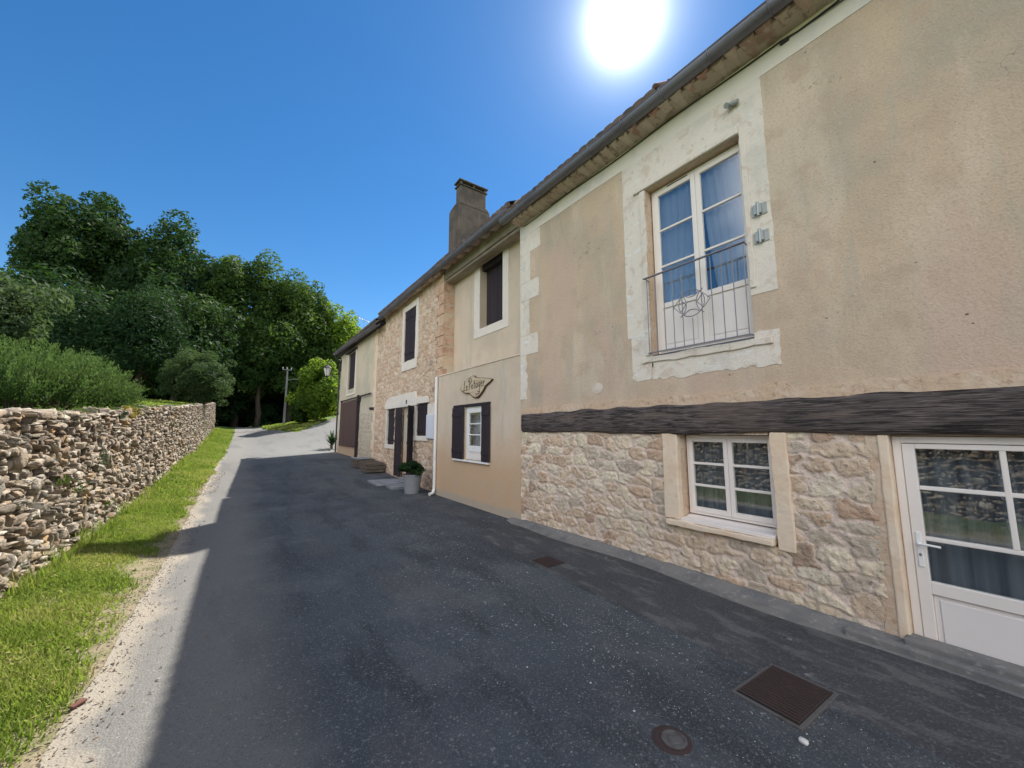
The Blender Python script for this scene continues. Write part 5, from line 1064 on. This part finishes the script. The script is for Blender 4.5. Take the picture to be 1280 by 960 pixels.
obj('frame', mb, m_black, LN); mb = MB(); mb.lathe([(.105, -.20), (.195, .245)], (lx, ly, lz), 6); obj('lamp_glass', mb, m_lampglass, LN)

# utility pole
UP = thing('utility_pole', 'slim grey concrete utility pole at the dark mouth of the lane', 'pole', (3.10, 40.3, 1.9))
mb = MB(); px, py = 3.13, 40.3; pz = float(ground(px, py)); mb.v = []; n = 2
mb.add([(px - .10, py - .08, pz - .1), (px + .10, py - .08, pz - .1), (px + .10, py + .08, pz - .1), (px - .10, py + .08, pz - .1), (px - .06, py - .05, 7.35), (px + .06, py - .05, 7.35), (px + .06, py + .05, 7.35), (px - .06, py + .05, 7.35)], [(3, 2, 1, 0), (4, 5, 6, 7), (0, 1, 5, 4), (1, 2, 6, 5), (2, 3, 7, 6), (3, 0, 4, 7)]); obj('post', mb, m_pole, UP)
mb = MB(); mb.box(px - .42, px + .32, py - .12, py - .055, 7.20, 7.27); obj('crossarm', mb, m_pole, UP)
for dx in (-.38, -.05, .28): mb = MB(); mb.lathe([(.03, 0), (.05, .05), (.03, .10), (.05, .14), (.02, .18)], (px + dx, py - .095, 7.28), 8); obj('insulator', mb, m_galv, UP)
mb = MB(); mb.tube([(px + .08, py, 6.30), (px + .5, py - .2, 6.42), (px + .95, py - .4, 6.40)], .03, 6); mb.box(px + .85, px + 1.35, py - .62, py - .40, 6.33, 6.46); obj('lamp_arm', mb, m_pole, UP)

# trees on the garden side behind the viewer, seen only in the window reflections
tree('broadleaf_tree', 'garden tree behind the viewer, mirrored in the glass', -17, -6, 9, 4.0, .2, m_leaf2, 151, 50, 8000, .24, .25, 'garden trees facing the windows')
tree('broadleaf_tree', 'second garden tree behind the viewer, farther along', -19, 5, 10, 4.5, .2, m_leaf, 152, 50, 8000, .24, .25, 'garden trees facing the windows')

# ================================================================== LIGHT, SKY, CAMERA
sun = Vector((.52790, .39361, .75259)).normalized(); elev = math.asin(sun.z); rot = math.atan2(sun.x, sun.y)
ld = bpy.data.lights.new('sun', 'SUN'); ld.energy = 3.7; ld.angle = R(.53); ld.color = (1.0, .95, .87)
lo = bpy.data.objects.new('sun', ld); COL.objects.link(lo); lo.rotation_euler = sun.to_track_quat('Z', 'Y').to_euler(); lo.location = sun * 60
w = bpy.data.worlds.new('World'); scene.world = w; w.use_nodes = True; nt = w.node_tree; N = nt.nodes; L = nt.links; N.clear()
sky = N.new('ShaderNodeTexSky'); sky.sky_type = 'NISHITA'; sky.sun_disc = False; sky.sun_elevation = elev; sky.sun_rotation = rot
sky.air_density = 1.0; sky.dust_density = .0; sky.ozone_density = 2.6; sky.altitude = 100
bg = N.new('ShaderNodeBackground'); bg.inputs[1].default_value = .12; hs = N.new('ShaderNodeHueSaturation'); hs.inputs['Saturation'].default_value = 1.32; hs.inputs['Value'].default_value = .46; L.new(sky.outputs[0], hs.inputs['Color']); L.new(hs.outputs[0], bg.inputs[0])
# the glare of the sun itself in the sky, by direction
tc = N.new('ShaderNodeTexCoord'); dt = N.new('ShaderNodeVectorMath'); dt.operation = 'DOT_PRODUCT'; dt.inputs[1].default_value = sun
nm = N.new('ShaderNodeVectorMath'); nm.operation = 'NORMALIZE'; L.new(tc.outputs['Generated'], nm.inputs[0]); L.new(nm.outputs[0], dt.inputs[0])
ac = N.new('ShaderNodeMath'); ac.operation = 'ARCCOSINE'; L.new(dt.outputs['Value'], ac.inputs[0])
def term(width, power, amp):
    d = N.new('ShaderNodeMath'); d.operation = 'DIVIDE'; d.inputs[1].default_value = R(width); L.new(ac.outputs[0], d.inputs[0])
    p = N.new('ShaderNodeMath'); p.operation = 'POWER'; p.inputs[1].default_value = power; L.new(d.outputs[0], p.inputs[0])
    a = N.new('ShaderNodeMath'); a.operation = 'ADD'; a.inputs[1].default_value = 1; L.new(p.outputs[0], a.inputs[0])
    q = N.new('ShaderNodeMath'); q.operation = 'DIVIDE'; q.inputs[0].default_value = amp; L.new(a.outputs[0], q.inputs[1]); return q.outputs[0]
t1 = term(2.5, 3.4, 1.7); t2 = term(6, 1.7, .13); ad = N.new('ShaderNodeMath'); ad.operation = 'ADD'; L.new(t1, ad.inputs[0]); L.new(t2, ad.inputs[1])
bg2 = N.new('ShaderNodeBackground'); bg2.inputs[0].default_value = (.95, .98, 1, 1); L.new(ad.outputs[0], bg2.inputs[1])
# added bright cloud behind the viewer, unseen, put in to brighten the shaded facades
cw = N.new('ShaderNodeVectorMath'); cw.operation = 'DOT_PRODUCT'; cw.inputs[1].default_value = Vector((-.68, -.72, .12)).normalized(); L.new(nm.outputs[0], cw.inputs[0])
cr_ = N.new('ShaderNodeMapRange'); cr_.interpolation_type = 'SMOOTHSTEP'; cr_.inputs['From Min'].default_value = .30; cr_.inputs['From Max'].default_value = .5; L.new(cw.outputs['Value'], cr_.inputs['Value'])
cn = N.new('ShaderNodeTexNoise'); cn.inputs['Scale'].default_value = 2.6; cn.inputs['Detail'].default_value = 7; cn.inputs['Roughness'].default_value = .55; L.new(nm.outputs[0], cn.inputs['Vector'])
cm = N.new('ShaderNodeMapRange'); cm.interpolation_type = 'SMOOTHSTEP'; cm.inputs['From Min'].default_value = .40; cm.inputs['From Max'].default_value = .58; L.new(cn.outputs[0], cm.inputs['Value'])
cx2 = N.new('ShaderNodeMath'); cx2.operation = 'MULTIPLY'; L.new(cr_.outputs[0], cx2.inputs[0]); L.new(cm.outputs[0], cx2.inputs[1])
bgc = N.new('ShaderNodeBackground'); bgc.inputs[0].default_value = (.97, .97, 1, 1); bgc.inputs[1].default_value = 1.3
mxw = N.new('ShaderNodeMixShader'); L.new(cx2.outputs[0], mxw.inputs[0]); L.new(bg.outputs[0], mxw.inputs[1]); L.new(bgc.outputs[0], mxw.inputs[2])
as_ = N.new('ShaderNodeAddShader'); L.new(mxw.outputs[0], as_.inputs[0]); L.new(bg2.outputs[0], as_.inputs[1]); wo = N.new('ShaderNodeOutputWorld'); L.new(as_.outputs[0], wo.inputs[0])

cd = bpy.data.cameras.new('camera'); cam = bpy.data.objects.new('camera', cd); COL.objects.link(cam); scene.camera = cam
cd.sensor_width = 36; cd.lens = 481 / 1280 * 36; cd.clip_start = .05; cd.clip_end = 2000
cam.location = (0, 0, 1.75); cam.rotation_euler = (R(90 + 6.8757), 0, R(-34.981))
vs = scene.view_settings; vs.view_transform = 'Standard'; vs.look = 'None'; vs.gamma = 1; vs.use_curve_mapping = False; vs.exposure = 1.4
scene.cycles.use_denoising = True; scene.cycles.max_bounces = 7; scene.cycles.diffuse_bounces = 4; scene.cycles.transparent_max_bounces = 10; scene.cycles.sample_clamp_indirect = 8
